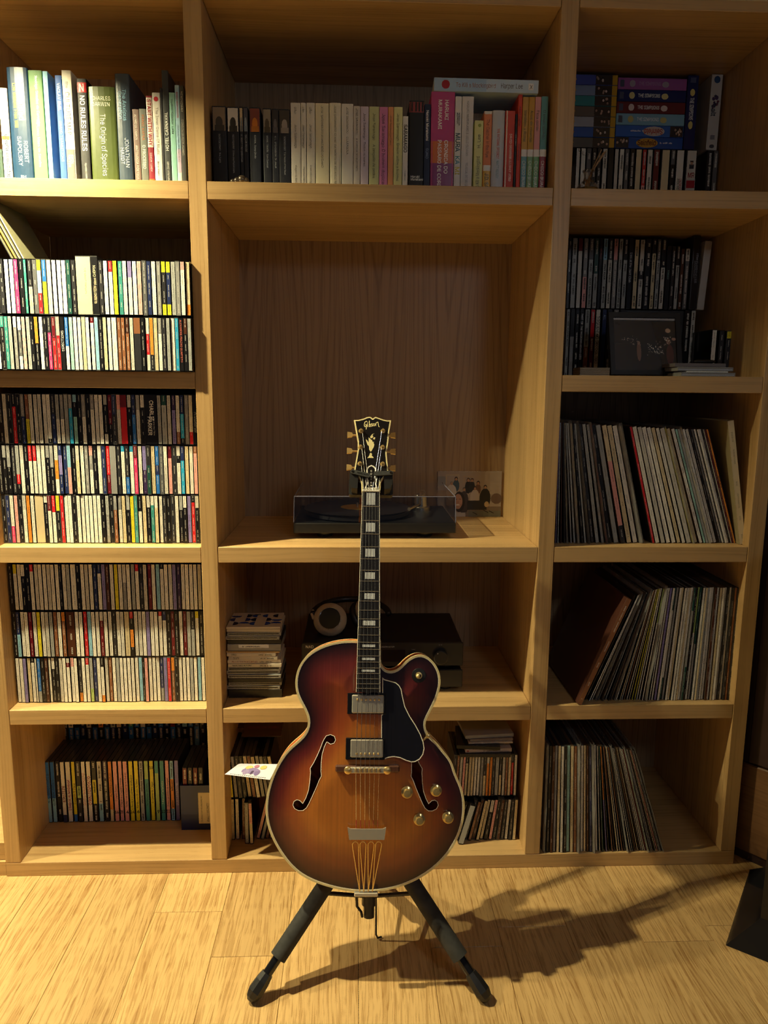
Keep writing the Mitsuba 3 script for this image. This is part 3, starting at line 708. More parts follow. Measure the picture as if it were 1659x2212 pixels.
for i, ((a, b), code, lab, ti) in enumerate(spec):
    xa, xb = foot_px(1219 + a / 3.77, YD, zz0), foot_px(1219 + b / 3.77, YD, zz0)
    kk = dvd(xa, YD, zz0, code, lab, 'DVD cases on the top right shelf', w=xb - xa - .0008, title=ti, seed=100 + i, h=.1895)
    if i == 18:
        q = MB()
        x0, x1 = xa + (xb - xa) * .3, xa + (xb - xa) * .7
        for f in ((x0, x1, .74, .80, '#303844'), (x0 + .003, x1 - .003, .79, .835, '#b08c74'), (x0 + .002, x1 - .002, .828, .85, '#2c241e')):
            face(q, f[0], f[1], zz0 + f[2] * .19, zz0 + f[3] * .19, lin(f[4]), y=YD, off=.0012)
        face(q, xa + .003, xb - .003, zz0 + .07, zz0 + .115, lin('#b8b4b0'), y=YD, off=.0006); face(q, xa + .004, xb - .004, zz0 + .09, zz0 + .11, lin('#a02834'), y=YD, off=.0012)
        part(kk, 'printed_portrait', q, 'vc_gloss')


def laid_box(x0, x1, y, z, h, dep, col, label, group, deco, name='box_set'):
    """A box set lying flat: its spine looks out, lettering across or upside down."""
    k = thing(name, label, 'DVD box', group)
    w = x1 - x0
    fn = lean((x0, y, z), 0)
    part(k, 'box', MB().box((0, 0, 0), (w, dep, h), lin(col) * .9, ch=.0008).move(fn), 'vc_satin')
    sp = MB()
    face(sp, .0008, w - .0008, .0008, h - .0008, lin(col), off=.0002)
    deco(sp, w, h)
    part(k, 'spine_print', sp.move(fn), 'vc_gloss')
    return k


def oval(sp, cx, cz, rx, rz, col, off=.0005, n=20):
    sp.mesh(np.array([[cx + rx * math.cos(a), -off, cz + rz * math.sin(a)] for a in np.linspace(0, 6.283185, n + 1)[:-1]]), [[0, i, i + 1] for i in range(1, n - 1)], col)


def crowd(sp, x0, x1, z0, z1, rng, bg, off=.0006, n=5):
    face(sp, x0, x1, z0, z1, lin(bg), off=off)
    for _ in range(n):
        cx, cz = rng.uniform(x0 + .004, x1 - .004), rng.uniform(z0 + .006, z1 - .006)
        oval(sp, cx, cz + .001, .0042, .0048, lin('#1c1614'), off + .0002, 10)
        oval(sp, cx, cz, .003, .0036, lin(rng.choice(['#b89a88', '#a08474', '#c8b4a8'])), off + .0004, 10)


ztop = zz0 + .1895 + .0012
tvn, cnm = 'Seinfeld', 'THE SIMPSONS'
cols = ['#5a5a58', '#2a5ca8', '#a8aab0', '#6c6258', '#3c8c8c', '#8496b0', '#4a56a0']
nmc = ['grey', 'bright blue', 'silver', 'brown', 'teal', 'pale blue', 'violet blue']
hb = (TOP0 - .010 - ztop) / 7
xa, xb = UP[2][1] + .004, foot_px(1326, YD, ztop)
place = ['lowest', 'second from bottom', 'third from bottom', 'middle', 'third from top', 'second from top', 'top']
for i in range(7):
    rng = random.Random(900 + i)

    def deco(sp, w, h, rng=rng, i=i):
        oval(sp, w * .22, h * .5, w * .22, h * .36, lin('#c8963c'))
        letter(sp, tvn, w * .39, h * .66, h * .40, lin('#a02c20'), 'hflip', w * .36, bold=True, off=.0008)
        crowd(sp, w * .70, w * .93, h * .03, h * .97, rng, '#3c3430', n=4)
        face(sp, w * .93, w, h * .02, h * .98, lin('#c89c30'), off=.0006)
    laid_box(xa, xb, YD, ztop + i * hb, hb - .0006, .132, cols[i], f'{nmc[i]} box set with an orange oval, {place[i]} of the tall stack', 'box sets with ovals lying flat', deco)
xa, xb = foot_px(1327.5, YD, ztop), foot_px(1474, YD, ztop)
h6 = (at(1400, 168, Y=YD)[2] - ztop) / 6


def deco_s(col, dim, flip=False):
    def fn(sp, w, h):
        face(sp, w * .03, w * .09, h * .2, h * .8, lin('#4c5468'), off=.0005)
        letter(sp, cnm, w * .30, h * .36, h * .30, lin(col), 'h', w * .32, bold=True, off=.0007)
        oval(sp, w * .21, h * .5, w * .042, h * .30, lin(dim)); oval(sp, w * .69, h * .46, w * .05, h * .26, lin(dim))
    return fn


def deco_f(flip):
    def fn(sp, w, h):
        rng = random.Random(5 + flip)
        oval(sp, w * (.56 if flip else .47), h * .5, w * .16, h * .42, lin('#c8b8b0' if flip else '#c8963c'))
        letter(sp, tvn, w * .69 if flip else w * .33, h * (.70 if flip else .30), h * .45, lin('#b03a30' if flip else '#702018'), 'hflip' if flip else 'h', w * .27, bold=True, off=.0008)
        if flip:
            crowd(sp, w * .80, w * .99, h * .03, h * .97, rng, '#302c34', n=6)
        else:
            crowd(sp, w * .01, w * .20, h * .03, h * .97, rng, '#302c34', n=6)
        print_marks_h(sp, w * (.22 if flip else .66), w * (.40 if flip else .84), h * .45, h * .6, lin('#d8dce8'), rng)
    return fn


def print_marks_h(sp, x0, x1, z0, z1, col, rng, off=.0006):
    x = x0
    while x < x1:
        face(sp, x, min(x1, x + .0018), z0, z0 + (z1 - z0) * rng.uniform(.6, 1), col, off=off)
        x += .0026 if rng.random() < .85 else .006


mids = [('#1c4c9c', deco_f(False), 'deep blue box set with an upright orange oval, lowest of the middle stack'), ('#2a62b4', deco_f(True), 'blue box set with an upside down pale oval, second lowest of the middle stack'),
        ('#7fb0c4', deco_s('#e8eef0', '#c0b878'), 'sky blue box set with white lettering in the middle stack'), ('#6c2a30', deco_s('#e8e0dc', '#d8c8c0'), 'maroon box set with white lettering in the middle stack'),
        ('#1c2c60', deco_s('#e8e8e0', '#d8cc8c'), 'navy box set with white lettering lying in the middle stack'), ('#9c5a98', deco_s('#b08cb0', '#a8a0a8'), 'mauve box set on top of the middle stack')]
for i, (c, dc, lab) in enumerate(mids):
    laid_box(xa, xb, YD, ztop + i * h6, h6 - .0006, .132, c, lab, 'box sets lying flat in the middle stack', dc)
xa, xb = foot_px(1475.5, YD, ztop), foot_px(1499, YD, ztop)
k = thing('box_set', 'navy box set standing upright beside the middle stack, lettered downwards', 'DVD box')
fn = lean((xa, YD, ztop), 0)
hh = min(.195, TOP0 - .006 - ztop)
part(k, 'box', MB().box((0, 0, 0), (xb - xa, .132, hh), lin('#161f4c'), ch=.0008).move(fn), 'vc_satin')
sp = MB(); w = xb - xa
face(sp, .0008, w - .0008, .0008, hh - .0008, lin('#1a2658'), off=.0002)
letter(sp, cnm, w * .5, hh * .70, w * .36, lin('#e0e0dc'), 'down', hh * .30, bold=True, off=.0006); oval(sp, w * .5, hh * .77, w * .22, w * .3, lin('#d8c878')); oval(sp, w * .5, hh * .33, w * .20, w * .34, lin('#d8c878')); face(sp, w * .25, w * .75, hh * .90, hh * .97, lin('#4c5470'), off=.0005)
part(k, 'spine_print', sp.move(fn), 'vc_gloss')
xa, xb = foot_px(1524.5, YD, ztop), foot_px(1548, YD, ztop)
k = thing('box_set', 'white box standing on two dark DVD cases, with a splash and black lettering', 'DVD box')
fn = lean((xa, YD, ztop), .012)
hh = .194
part(k, 'box', MB().box((0, 0, 0), (xb - xa, .132, hh), lin('#b8b4ac'), ch=.0008).move(fn), 'vc_paper')
sp = MB(); w = xb - xa
rng = random.Random(31)
oval(sp, w * .5, hh * .93, w * .28, w * .3, lin('#24446c'))
for _ in range(14):
    oval(sp, w * rng.uniform(.3, .75), hh * rng.uniform(.56, .72), w * rng.uniform(.06, .16), w * rng.uniform(.08, .2), lin(rng.choice(['#3c2c50', '#24283c', '#6c3040'])), .0005, 8)
letter(sp, 'salt', w * .40, hh * .60, w * .42, lin('#2c3448'), 'down', hh * .17, bold=True, off=.0008); face(sp, w * .3, w * .7, hh * .14, hh * .20, lin('#74747c'), off=.0005); oval(sp, w * .5, hh * .05, w * .22, w * .16, lin('#404048'))
part(k, 'spine_print', sp.move(fn), 'vc_satin')
# leaning white slab in clear wrap, discs behind it
YW = .20 * S
x0 = foot_px(1219 + 1408 / 3.77, YW, zz0)
k = thing('white_box', 'flat white box in clear wrap leaning to the side near the shelf end', 'box')
fn = lean((x0, YW, zz0 + .0055), .40)
part(k, 'body', MB().box((0, 0, 0), (.0125, .15, .155), lin('#c8ccd6'), ch=.0008).move(fn), 'vc_paper')
part(k, 'front_face', MB().box((-.0006, .002, .002), (0, .148, .153), lin('#77787c')).move(fn), 'vc_gloss')
part(k, 'clear_wrap', MB().box((-.003, -.001, .001), (-.0016, .151, .172)).move(fn), 'mat_sleeve')
for i, (u, wd, cc) in enumerate([(1640, .0102, 'K'), (1653, .0102, 'k'), (1666, .0102, 'K')]):
    xx = foot_px(u, YW + .06, zz0)
    cd_case(xx, YW + .06, zz0, cc, random.Random(40 + i), f"dark CD case behind the leaning white box, {['first', 'second', 'third'][i]} from it", 'dark CD cases at the top right shelf end')
# reed diffuser
gx, gy = at(1265, 408, Y=.10)[0], .085
gz = ZB[4] + .0005
k = thing('reed_diffuser', 'round glass bottle of amber oil with thin wooden reeds beside the oak upright', 'diffuser')
prof = [(.0001, 0), (.022, 0), (.0265, .003), (.028, .012), (.0265, .024), (.020, .033), (.011, .039), (.0095, .046), (.0095, .058), (.0135, .060), (.0135, .063), (.0078, .063), (.0078, .046), (.0095, .0405), (.018, .034), (.0245, .024), (.026, .012), (.0245, .0045), (.0001, .003)]
part(k, 'bottle', MB().lathe(prof, (gx, gy, gz), (0, 0, 1), n=32), 'mat_glass', smooth=True)
part(k, 'oil', MB().lathe([(.0001, .0034), (.0238, .0050), (.0254, .012), (.0243, .020), (.0001, .020)], (gx, gy, gz), (0, 0, 1), lin('#6c4a18'), n=32), 'vc_gloss', smooth=True)
for i, (dx, dz, b) in enumerate([(.030, .112, .000), (.036, .106, .003), (.040, .108, -.003), (.034, .104, -.005)]):
    part(k, 'reed', MB().tube([(gx - .004 - b, gy + b, gz + .022), (gx + .2 * dx, gy + b, gz + .058), (gx + dx, gy + b * 2, gz + dz)], .0014, lin('#b08c60'), 7), 'vc_paper')
lb = MB(); face(lb, gx - .002, gx + .020, gz + .006, gz + .010, lin('#d8d0b8'), y=gy - .0282, off=0)
part(k, 'label_lettering', letter(MB(), 'STORIES', gx - .004, gz + .005, .0045, lin('#e0d8c0'), 'h', .022, y=gy - .0284), 'vc_paper')

# right column, second niche: two rows of DVDs
YD2 = .330 * S
Z5 = lambda a: 1200 + a / 3.614
z2 = ZB[3] + .0005
low = [((64, 93), 'V', ()), ((95, 132), 'k/G.4', [T('DIMENSION', .5, .45, .005, '#b0b4bc', 'down', .05)]), ((134, 166), 'K', ()), ((168, 202), 'K', [T('PART OF THE WEEKEND NEVER DIES', .5, .93, .0052, '#e4e4e4', 'down', .165, True)]), ((204, 247), 'V/H.55', ()), ((249, 287), 'R/M.4', ()), ((289, 328), 'W', [T('TOQUEM NO GEODGLOBO', .5, .90, .0075, '#303030', 'down', .16, True)]), ((338, 376), 'N', [T('ALL', .5, .92, .006, '#a8b4c8', 'down', None)]),
       ((378, 420), 'k', ()), ((425, 470), 'G', ()), ((475, 520), 'k', ()), ((525, 570), 'K', ()), ((575, 620), 'g', ()), ((625, 670), 'K', ()), ((675, 720), 'k', ()), ((725, 770), 'N', ()), ((775, 820), 'K', ()), ((825, 870), 'k', ()), ((875, 920), 'K', ()), ((925, 970), 'g', ()), ((975, 1020), 'K', ()), ((1022, 1060), 'w', ())]
for i, ((a, b), code, ti) in enumerate(low):
    if 10 < i < 20:
        continue
    xa, xb = foot_px(Z5(a), YD2, z2), foot_px(Z5(b), YD2, z2)
    nm = NAMES[code[0]]
    dvd(xa, YD2, z2, code, f"{nm} DVD case, {ORD(i + 1)} from the oak upright, lower row beside framed picture" if i < 9 else f'{nm} DVD case mostly hidden behind the framed picture, {ORD(i)} in lower row', 'DVD cases in the lower row behind the picture', w=xb - xa - .0008, title=ti, seed=200 + i)
kb = thing('riser_board', 'dark board under the upper row of DVD cases behind the framed picture', 'board')
xa, xb = foot_px(Z5(425), YD2, z2), foot_px(Z5(1020), YD2, z2)
part(kb, 'body', MB().box((xa, YD2 + .01, z2 + .1), (xb, YD2 + .12, z2 + .19), ch=.001), 'mat_black')
upp = [((81, 106), 'k', 190, ()), ((109, 152), 'V', 190, ()), ((155, 193), 'M/w.18', 190, [T('TITLES', .5, .78, .006, '#d8d0cc', 'down', .06)]), ((197, 236), 'G/p.55', 190, ()), ((239, 279), 'g/V.3', 190, ()), ((281, 319), 'D/V.5', 190, ()), ((321, 346), 'K', 190, [T('BIG ROAD', .5, .85, .004, '#a04838', 'down', .035)]), ((349, 386), 'L/V.3', 190, ()), ((389, 426), 'k/w.3', 190, ()), ((429, 466), 'p/G.3', 190, ()), ((469, 503), 'V', 190, ()), ((506, 543), 'K/V.3', 190, ()), ((547, 586), 'K', 190, [T('Live at the Jazz Club', .5, .80, .006, '#e0e0e0', 'down', .10)]),
       ((590, 627), 'S', 188, ()), ((631, 671), 'w/k.45/w.57', 188, ()), ((676, 723), 'K', 190, ()), ((727, 761), 'K/S.2', 190, ()), ((764, 796), 'g/V.3', 190, ()), ((799, 838), 'K/w.4', 190, ()), ((842, 880), 'K', 172, [T('TOMAS', .5, .62, .005, '#78a098', 'down', .03)]), ((882, 911), 'k', 171, ()), ((915, 947), 'K/V.3', 172, ()), ((950, 981), 'h', 165, ()), ((984, 1022), 'w/g.2', 166, ())]
z3 = z2 + .1905 + .001
for i, ((a, b), code, hh, ti) in enumerate(upp):
    xa, xb = foot_px(Z5(a), YD2, z3), foot_px(Z5(b), YD2, z3)
    dvd(xa, YD2, z3, code, f"{' and '.join(dict.fromkeys(NAMES[c] for c, _, _ in spine_colours(code)))} DVD case, {ORD(i + 1)} from the oak upright, upper row above the picture", 'DVD cases in the upper row', w=xb - xa - .0008, h=hh / 1000 if hh < 190 else .1895, title=ti, seed=300 + i)
xa, xb = foot_px(Z5(1028), YD2, z3), foot_px(Z5(1086), YD2, z3)
dvd(xa, YD2 - .01, z3, 'K', 'tall black box at the end of the upper DVD row, pale spaced capitals', None, w=xb - xa - .0008, h=.198, title=[T('PINK FLOYD P.U.L.S.E', .62, .76, .0055, '#a8acb8', 'down', .105), T('20TH OCTOBER 1994', .35, .66, .0032, '#90949c', 'down', .06)], seed=340, name='dvd_case')
xa, xb = foot_px(Z5(1091), YD2, z3), foot_px(Z5(1150), YD2, z3)
book(xa, YD2 - .01, z3, xb - xa - .002, .185, .13, '#b4b0a8', 'plain white paperback leaning at the end of the upper DVD row', ang=.052, bands=[])
# picture frame
fw, fh = .190, .155
k = thing('picture_frame', 'black framed picture of sparks on a dark ground, leaning in front of the DVD cases', 'picture frame')
pf = at(1322, 809, Y=.10)
TL, TR = at(1312, 674, Y=.13), at(1476, 673, Y=.135)
BL = np.array([at(1321, 800, Y=.095)[0], .095, ZB[3] + .0008])
ux = np.array([1, .03, 0]); ux /= np.linalg.norm(ux)
fwid = at(1478, 800, Y=.095)[0] - BL[0]
uz = np.array([-.035, .20, 1.0]); uz /= np.linalg.norm(uz)
uy = np.cross(uz, ux); BL = BL + [0, 0, .0045]
fhei = (TL[2] - BL[2]) / uz[2]
fr = lambda v: BL + np.outer(v[:, 0], ux) + np.outer(v[:, 1], uy) + np.outer(v[:, 2], uz)
bw = .0125
part(k, 'frame', MB().prism(Polygon([(0, 0), (fwid, 0), (fwid, fhei), (0, fhei)], [[(bw, bw), (fwid - bw, bw), (fwid - bw, fhei - bw), (bw, fhei - bw)]]), 0, .016, M=lambda q: np.column_stack([q[:, 0], q[:, 2], q[:, 1]])).move(fr), 'mat_black')
pm = MB()
iw, ih = fwid - 2 * bw, fhei - 2 * bw
Q = lambda x0, x1, zz0_, zz1_, c, o=.0: face(pm, bw + iw * x0, bw + iw * x1, bw + ih * zz0_, bw + ih * zz1_, lin(c), y=.006, off=o)
Q(0, 1, 0, 1, '#1c2430'); Q(0, 1, .955, .99, '#b8bcc4', .0004)
pm.mesh([[bw + iw * a, .0056, bw + ih * b] for a, b in ((.62, .94), (1, .94), (1, 0), (.78, 0))], [[0, 1, 2], [0, 2, 3]], lin('#0f0c10'))
rng = random.Random(8)
for _ in range(60):
    a, b = rng.gauss(.66, .07), rng.gauss(.40, .06)
    oval(pm, bw + iw * a, bw + ih * b, .0013 * rng.random() + .0004, .0013 * rng.random() + .0004, lin('#f0e8e0'), -.0052, 6)
for _ in range(24):
    a = rng.uniform(.12, .45); oval(pm, bw + iw * a, bw + ih * (.60 - .25 * (a - .12) + rng.gauss(0, .03)), .0011, .0008, lin('#d8ccc4'), -.0052, 6)
for _ in range(20):
    oval(pm, bw + iw * rng.gauss(.86, .03), bw + ih * rng.gauss(.58, .03), .0015, .0012, lin('#f4e8dc'), -.0050, 6)
for a, b, rx, rz, c in ((.40, .36, .006, .026, '#8c6c60'), (.40, .52, .004, .005, '#a08478'), (.90, .30, .010, .028, '#5c2c2c'), (.88, .55, .006, .008, '#8c6450'), (.88, .76, .007, .006, '#d8b490'), (.97, .60, .006, .004, '#c89c84'), (.06, .89, .004, .002, '#08080c'), (.10, .87, .003, .0015, '#08080c')):
    oval(pm, bw + iw * a, bw + ih * b, rx, rz, lin(c), -.0054, 14)
part(k, 'picture_print', pm.move(fr), 'vc_satin')
part(k, 'glass', MB().box((bw * .8, .0030, bw * .8), (fwid - bw * .8, .0032, fhei - bw * .8)).move(fr), 'mat_clear')
# stack of cards
xa, xb = at(1251, 810, Y=.035)[0], at(1315, 810, Y=.035)[0]
k = thing('card_stack', 'small stack of cream cards at the foot of the DVD cases', 'cards')
for i in range(8):
    part(k, 'card', MB().box((xa + .0004 * (i % 3), .03 + .0003 * (i % 2), z2 + i * .0025), (xb, .09, z2 + i * .0025 + .0021), lin(['#a89c84', '#8c8068'][i % 2])), 'vc_paper')
# tilted cases at the right of the picture
YR2 = .20 * S
for i, (a, b, code, lab, hh) in enumerate([(1195, 1250, 'W', 'clear disc case with a white spine standing right of the picture', .128), (1253, 1306, 'k', 'charcoal disc case between the white spined and the yellow topped one', .126), (1309, 1362, 'Y/k.15', 'dark disc case with a yellow top, last in the niche', .125)]):
    xa, xb = foot_px(Z5(a), YR2, z2), foot_px(Z5(b), YR2, z2)
    cd_case(xa, YR2, z2, code, random.Random(60 + i), lab, None, w=.0135, h=hh)
# flat discs lying in front
x = at(1466, 811, Y=.02)[0]
zl = z2
for i, (dx, w, h, cl, lab, mt) in enumerate([(.006, .138, .0095, '#3c4048', 'clear jewel case at the bottom of the flat pile', 'mat_case_clear'), (.022, .105, .003, '#d8d8d4', 'white card sleeve in the flat pile', 'vc_paper'), (.000, .142, .0100, '#50545c', 'clear jewel case with pale rims near the top of the flat pile', 'mat_case_clear'), (-.006, .130, .0090, '#6c6668', 'grey card sleeve on top of the flat pile', 'vc_paper')]):
    k = thing('flat_disc_case', lab, 'CD case', 'discs lying flat by the picture frame')
    y0 = .020 + .004 * i
    part(k, 'case', MB().box((x + dx, y0, zl), (x + dx + w, y0 + .122, zl + h), lin(cl), ch=.0006), mt)
    if mt == 'mat_case_clear':
        part(k, 'card_insert', MB().box((x + dx + .002, y0 - .0002, zl + h * .25), (x + dx + w - .003, y0 + .001, zl + h * .5), lin('#aab0bc')), 'vc_gloss')
    zl += h + .0003
k = thing('spectacle_case', 'small dark rounded case on top of the flat pile of discs', 'case')
part(k, 'body', MB().lathe([(.0001, -.027), (.006, -.026), (.009, -.018), (.0095, 0), (.009, .018), (.006, .026), (.0001, .027)], (0, 0, 0), (1, 0, 0), n=20).move(lambda v: v * [1, 1.2, .55] + [x + .088, .075, zl + .0056]), 'mat_black', smooth=True)


# ---------------------------------------------------------------- records
def record(x, y, z, w, ang, code, label, group, rng, h=.313, dep=.312, spine=None, title=None, sleeve=False, cover=None, name='record_sleeve'):
    k = thing(name, label, 'record', group)
    lift = w * math.sin(ang) if ang > 0 else 0.0
    fn = lean((x, y, z + lift), ang)
    r = min(.0012, w * .4)
    cov = colr(cover) if cover else lin(rng.choice(['#241c18', '#1c2028', '#3c3028', '#2c2c2c', '#4c3c30', '#38281c', '#606060', '#202428']))
    m = MB()
    prof = [(0, r), (r, 0), (w - r, 0), (w, r), (w, dep), (0, dep)]
    m.prism(prof, 0, h, cov)
    for c, a, b in spine_colours(code):
        face(m, r * .4, w - r * .4, b * h, a * h, colr(c) * rng.uniform(.85, 1.02), off=.0002)
        if w > .0030:
            print_marks(m, w * .36, w * .64, b * h + .01, a * h - .01, contrast(c) * .45 + .5 * colr(c), rng, fill=.15, off=.0004, step=.0030)
    for t, xx, zz, cap, col, way, ml, bd in title or ():
        letter(m, t, xx * w, zz * h, cap, lin(col), way, ml, bold=bd, off=.0006)
    part(k, 'cover_print', m.move(fn), 'vc_satin')
    if sleeve:
        n1, n2 = 9, 3
        sv, sf = [], []
        zz = np.linspace(-.0005 if ang <= 0 else .002, h + .007, n1)
        for side in (0, 1):
            for i, a in enumerate(zz):
                for j, b in enumerate((-.009, .0, .30)):
                    bow = .0012 * math.sin(i * 2.1 + side * 2 + j) * (1 if j == 0 else .25)
                    px = w / 2 + bow * .7 if j == 0 else (-.0004 if side == 0 else w + .0004)
                    sv.append([px, b + (.003 * math.sin(i * 1.7) if j == 0 else 0), a])
            o = side * n1 * 3
            for i in range(n1 - 1):
                for j in range(2):
                    q = o + i * 3 + j
                    sf += [[q, q + 1, q + 4], [q, q + 4, q + 3]]
        part(k, 'clear_sleeve', MB().mesh(sv, sf).move(fn), 'mat_sleeve', smooth=True)
    return k


def record_row(z, yf, keys, codes, seed, group, where, zoom, tmax=.012, sleeves=(), special=None, vb=0):
    """keys: (foot x, top x) px pairs that the leaning row is interpolated from, measured at pixel rows vb and vt."""
    rng = random.Random(seed)
    codes = codes.split()
    (ub, ut, vb, vt) = keys
    wts = np.array([float((c.split('*') + ['1'])[1]) for c in codes])
    pos = np.concatenate([[0], np.cumsum(wts)]) / wts.sum()
    fb = np.interp(pos, np.linspace(0, 1, len(ub)), [at(u, vb, Z=z)[0] * 0 + at(u, vb, Y=yf)[0] for u in ub])
    ft = np.interp(pos, np.linspace(0, 1, len(ut)), [at(u, vt, Y=yf)[0] for u in ut])
    zt = at(ub[0], vt, Y=yf)[2] - z
    ws, nxt = [0.0] * len(codes), 0.0
    for i in reversed(range(len(codes))):
        ang = math.atan2(ft[i] - fb[i], zt)
        gap = min(fb[i + 1] - fb[i], ft[i + 1] - ft[i])
        if ang > 0:
            gap -= max(0.0, nxt * math.sin(ang) * math.tan(ang) - .5 * gap * math.sin(ang) ** 2)
            w = gap * .94 * math.cos(ang) / (1 if nxt else 1)
            w = min(w, (gap - .0003) / (math.cos(ang) + .0))
        else:
            w = gap * math.cos(ang) * .93 - .0002
        ws[i] = nxt = min(max(.0012, w), tmax)
    for i, c in enumerate(codes):
        code = c.split('*')[0]
        ang = math.atan2(ft[i] - fb[i], zt)
        w = ws[i]
        sp = (special or {}).get(i, {})
        nm = ' and '.join(list(dict.fromkeys(NAMES[q] for q, _, _ in spine_colours(code)))[:2])
        lab = sp.get('label') or f"{nm} spined record, {ORD(i + 1)} from the left {where}"
        record(fb[i], yf + rng.uniform(-.004, .004), z + .0006, w, ang, code, lab, group, rng, h=.313 * sp.get('hs', 1), title=sp.get('title'), sleeve=i in sleeves, cover=sp.get('cover'))


Zr3 = lambda l: [1180 + a / 3.463 for a in l]
record_row(ZB[2], .048, (Zr3([66, 195, 330, 510, 770, 990, 1170, 1280, 1375, 1425]), Zr3([96, 150, 240, 372, 600, 790, 950, 1060, 1160, 1215]), 1174, 918),
           'U*.7 V h k W*1.2 V V W*1.2 K V K k V*1.2 G M*.6 K*1.3 V S/p.3/k.85 S W V*2 R*.6 W w W W S W w*1.3 Y*.6 S W t V W W w*1.3 K g W W W k w M*1.2 O*1.6 h', 21, 'records leaning on the upper record shelf', 'on the upper record shelf', None,
           sleeves=(4, 7, 10, 14, 20, 29, 34), special={45: dict(title=[T('TROPICALIA', .5, .60, .004, '#402010', 'down', .08)])})
rng = random.Random(3)
xf, xt = at(1180 + 1446 / 3.463, 1174, Y=.030), at(1180 + 1352 / 3.463, 895, Y=.030)
record(xf[0], .030, ZB[2] + .0006, .0165, math.atan2(xt[0] - xf[0], xt[2] - xf[2]), 'S', 'tall worn beige album with stained spine near the end of the upper record shelf', None, rng, h=.325, cover='#8c8060')
record(UP[3][0] - .0075, .19, ZB[2] + .0006, .006, -.004, 'p', 'pinkish album standing against the right upright of the upper record shelf', None, rng, h=.312, cover='#8c7878')
record_row(ZB[1], .030, (Zr3([292, 440, 560, 680, 790, 920, 1040, 1165, 1285, 1405]), Zr3([694, 765, 806, 854, 917, 1030, 1140, 1250, 1370, 1482]), 1521, 1272),
           'K W w V g k*1.4 V k h*1.3 V W S w H W S Y Y W W F/W.3 V*2.2 W w U W D/W.2/D.8 G W S W w S W D/G.2/D.7 K F/W.4 D/G.5 W S V W w h W S W w k W k H k*1.2 S w', 22, 'records leaning on the middle record shelf', 'on the middle record shelf', None, sleeves=(3, 9, 21))
p0, p1 = at(1180 + 226 / 3.463, 1200 + 1096 / 3.463, Y=.006), at(1180 + 606 / 3.463, 1200 + 298 / 3.463, Y=.006)
record(p0[0], .002, ZB[1] + .0006, .0135, math.atan2(p1[0] - p0[0], p1[2] - p0[2]), 'H', 'brown textured album leaning steeply with its whole cover showing', None, rng, h=.311, cover='#4a2c22')
Zr5 = lambda l: [1160 + a / 3.325 for a in l]
record_row(ZB[0], .008, (Zr5([42, 180, 320, 440, 560, 660, 740, 800, 860, 905]), Zr5([72, 190, 325, 425, 480, 530, 575, 620, 655, 690]), 1841, 1607),
           'V K h G S W K t S H V*1.2 w S h N V*1.3 W w D*1.3 O/U.5 K H h S w H k G*1.4 W V K H S K w W W M t*1.3 k V*1.2 w k S p H W V K K*1.2', 23, 'records on the bottom record shelf', 'on the bottom record shelf', None, sleeves=(0, 10, 15, 27, 38, 46, 49, 50), tmax=.0095)
# records and singles leaning at the left end above the CDs
rng = random.Random(12)
zc = ZB[3] + .1284 + CD_H + .0006

for i, (u, w, c, lab) in enumerate([(24, .0030, 'k', 'innermost dark single sleeve leaning at the left edge above the CDs'), (33, .0028, 'O', 'orange edged single sleeve leaning at the left edge above the CDs'), (41, .0030, 'S', 'sand edged single sleeve leaning at the left edge above the CDs'), (49, .0034, 'W', 'outermost cream single sleeve leaning at the left edge above the CDs')]):
    x = at(u, 549, Y=.012)[0]
    record(x, .012 + .001 * i, zc, w, -.47, c, lab, None, rng, h=.182, dep=.18, cover='#8c8a6c', name='single_sleeve')

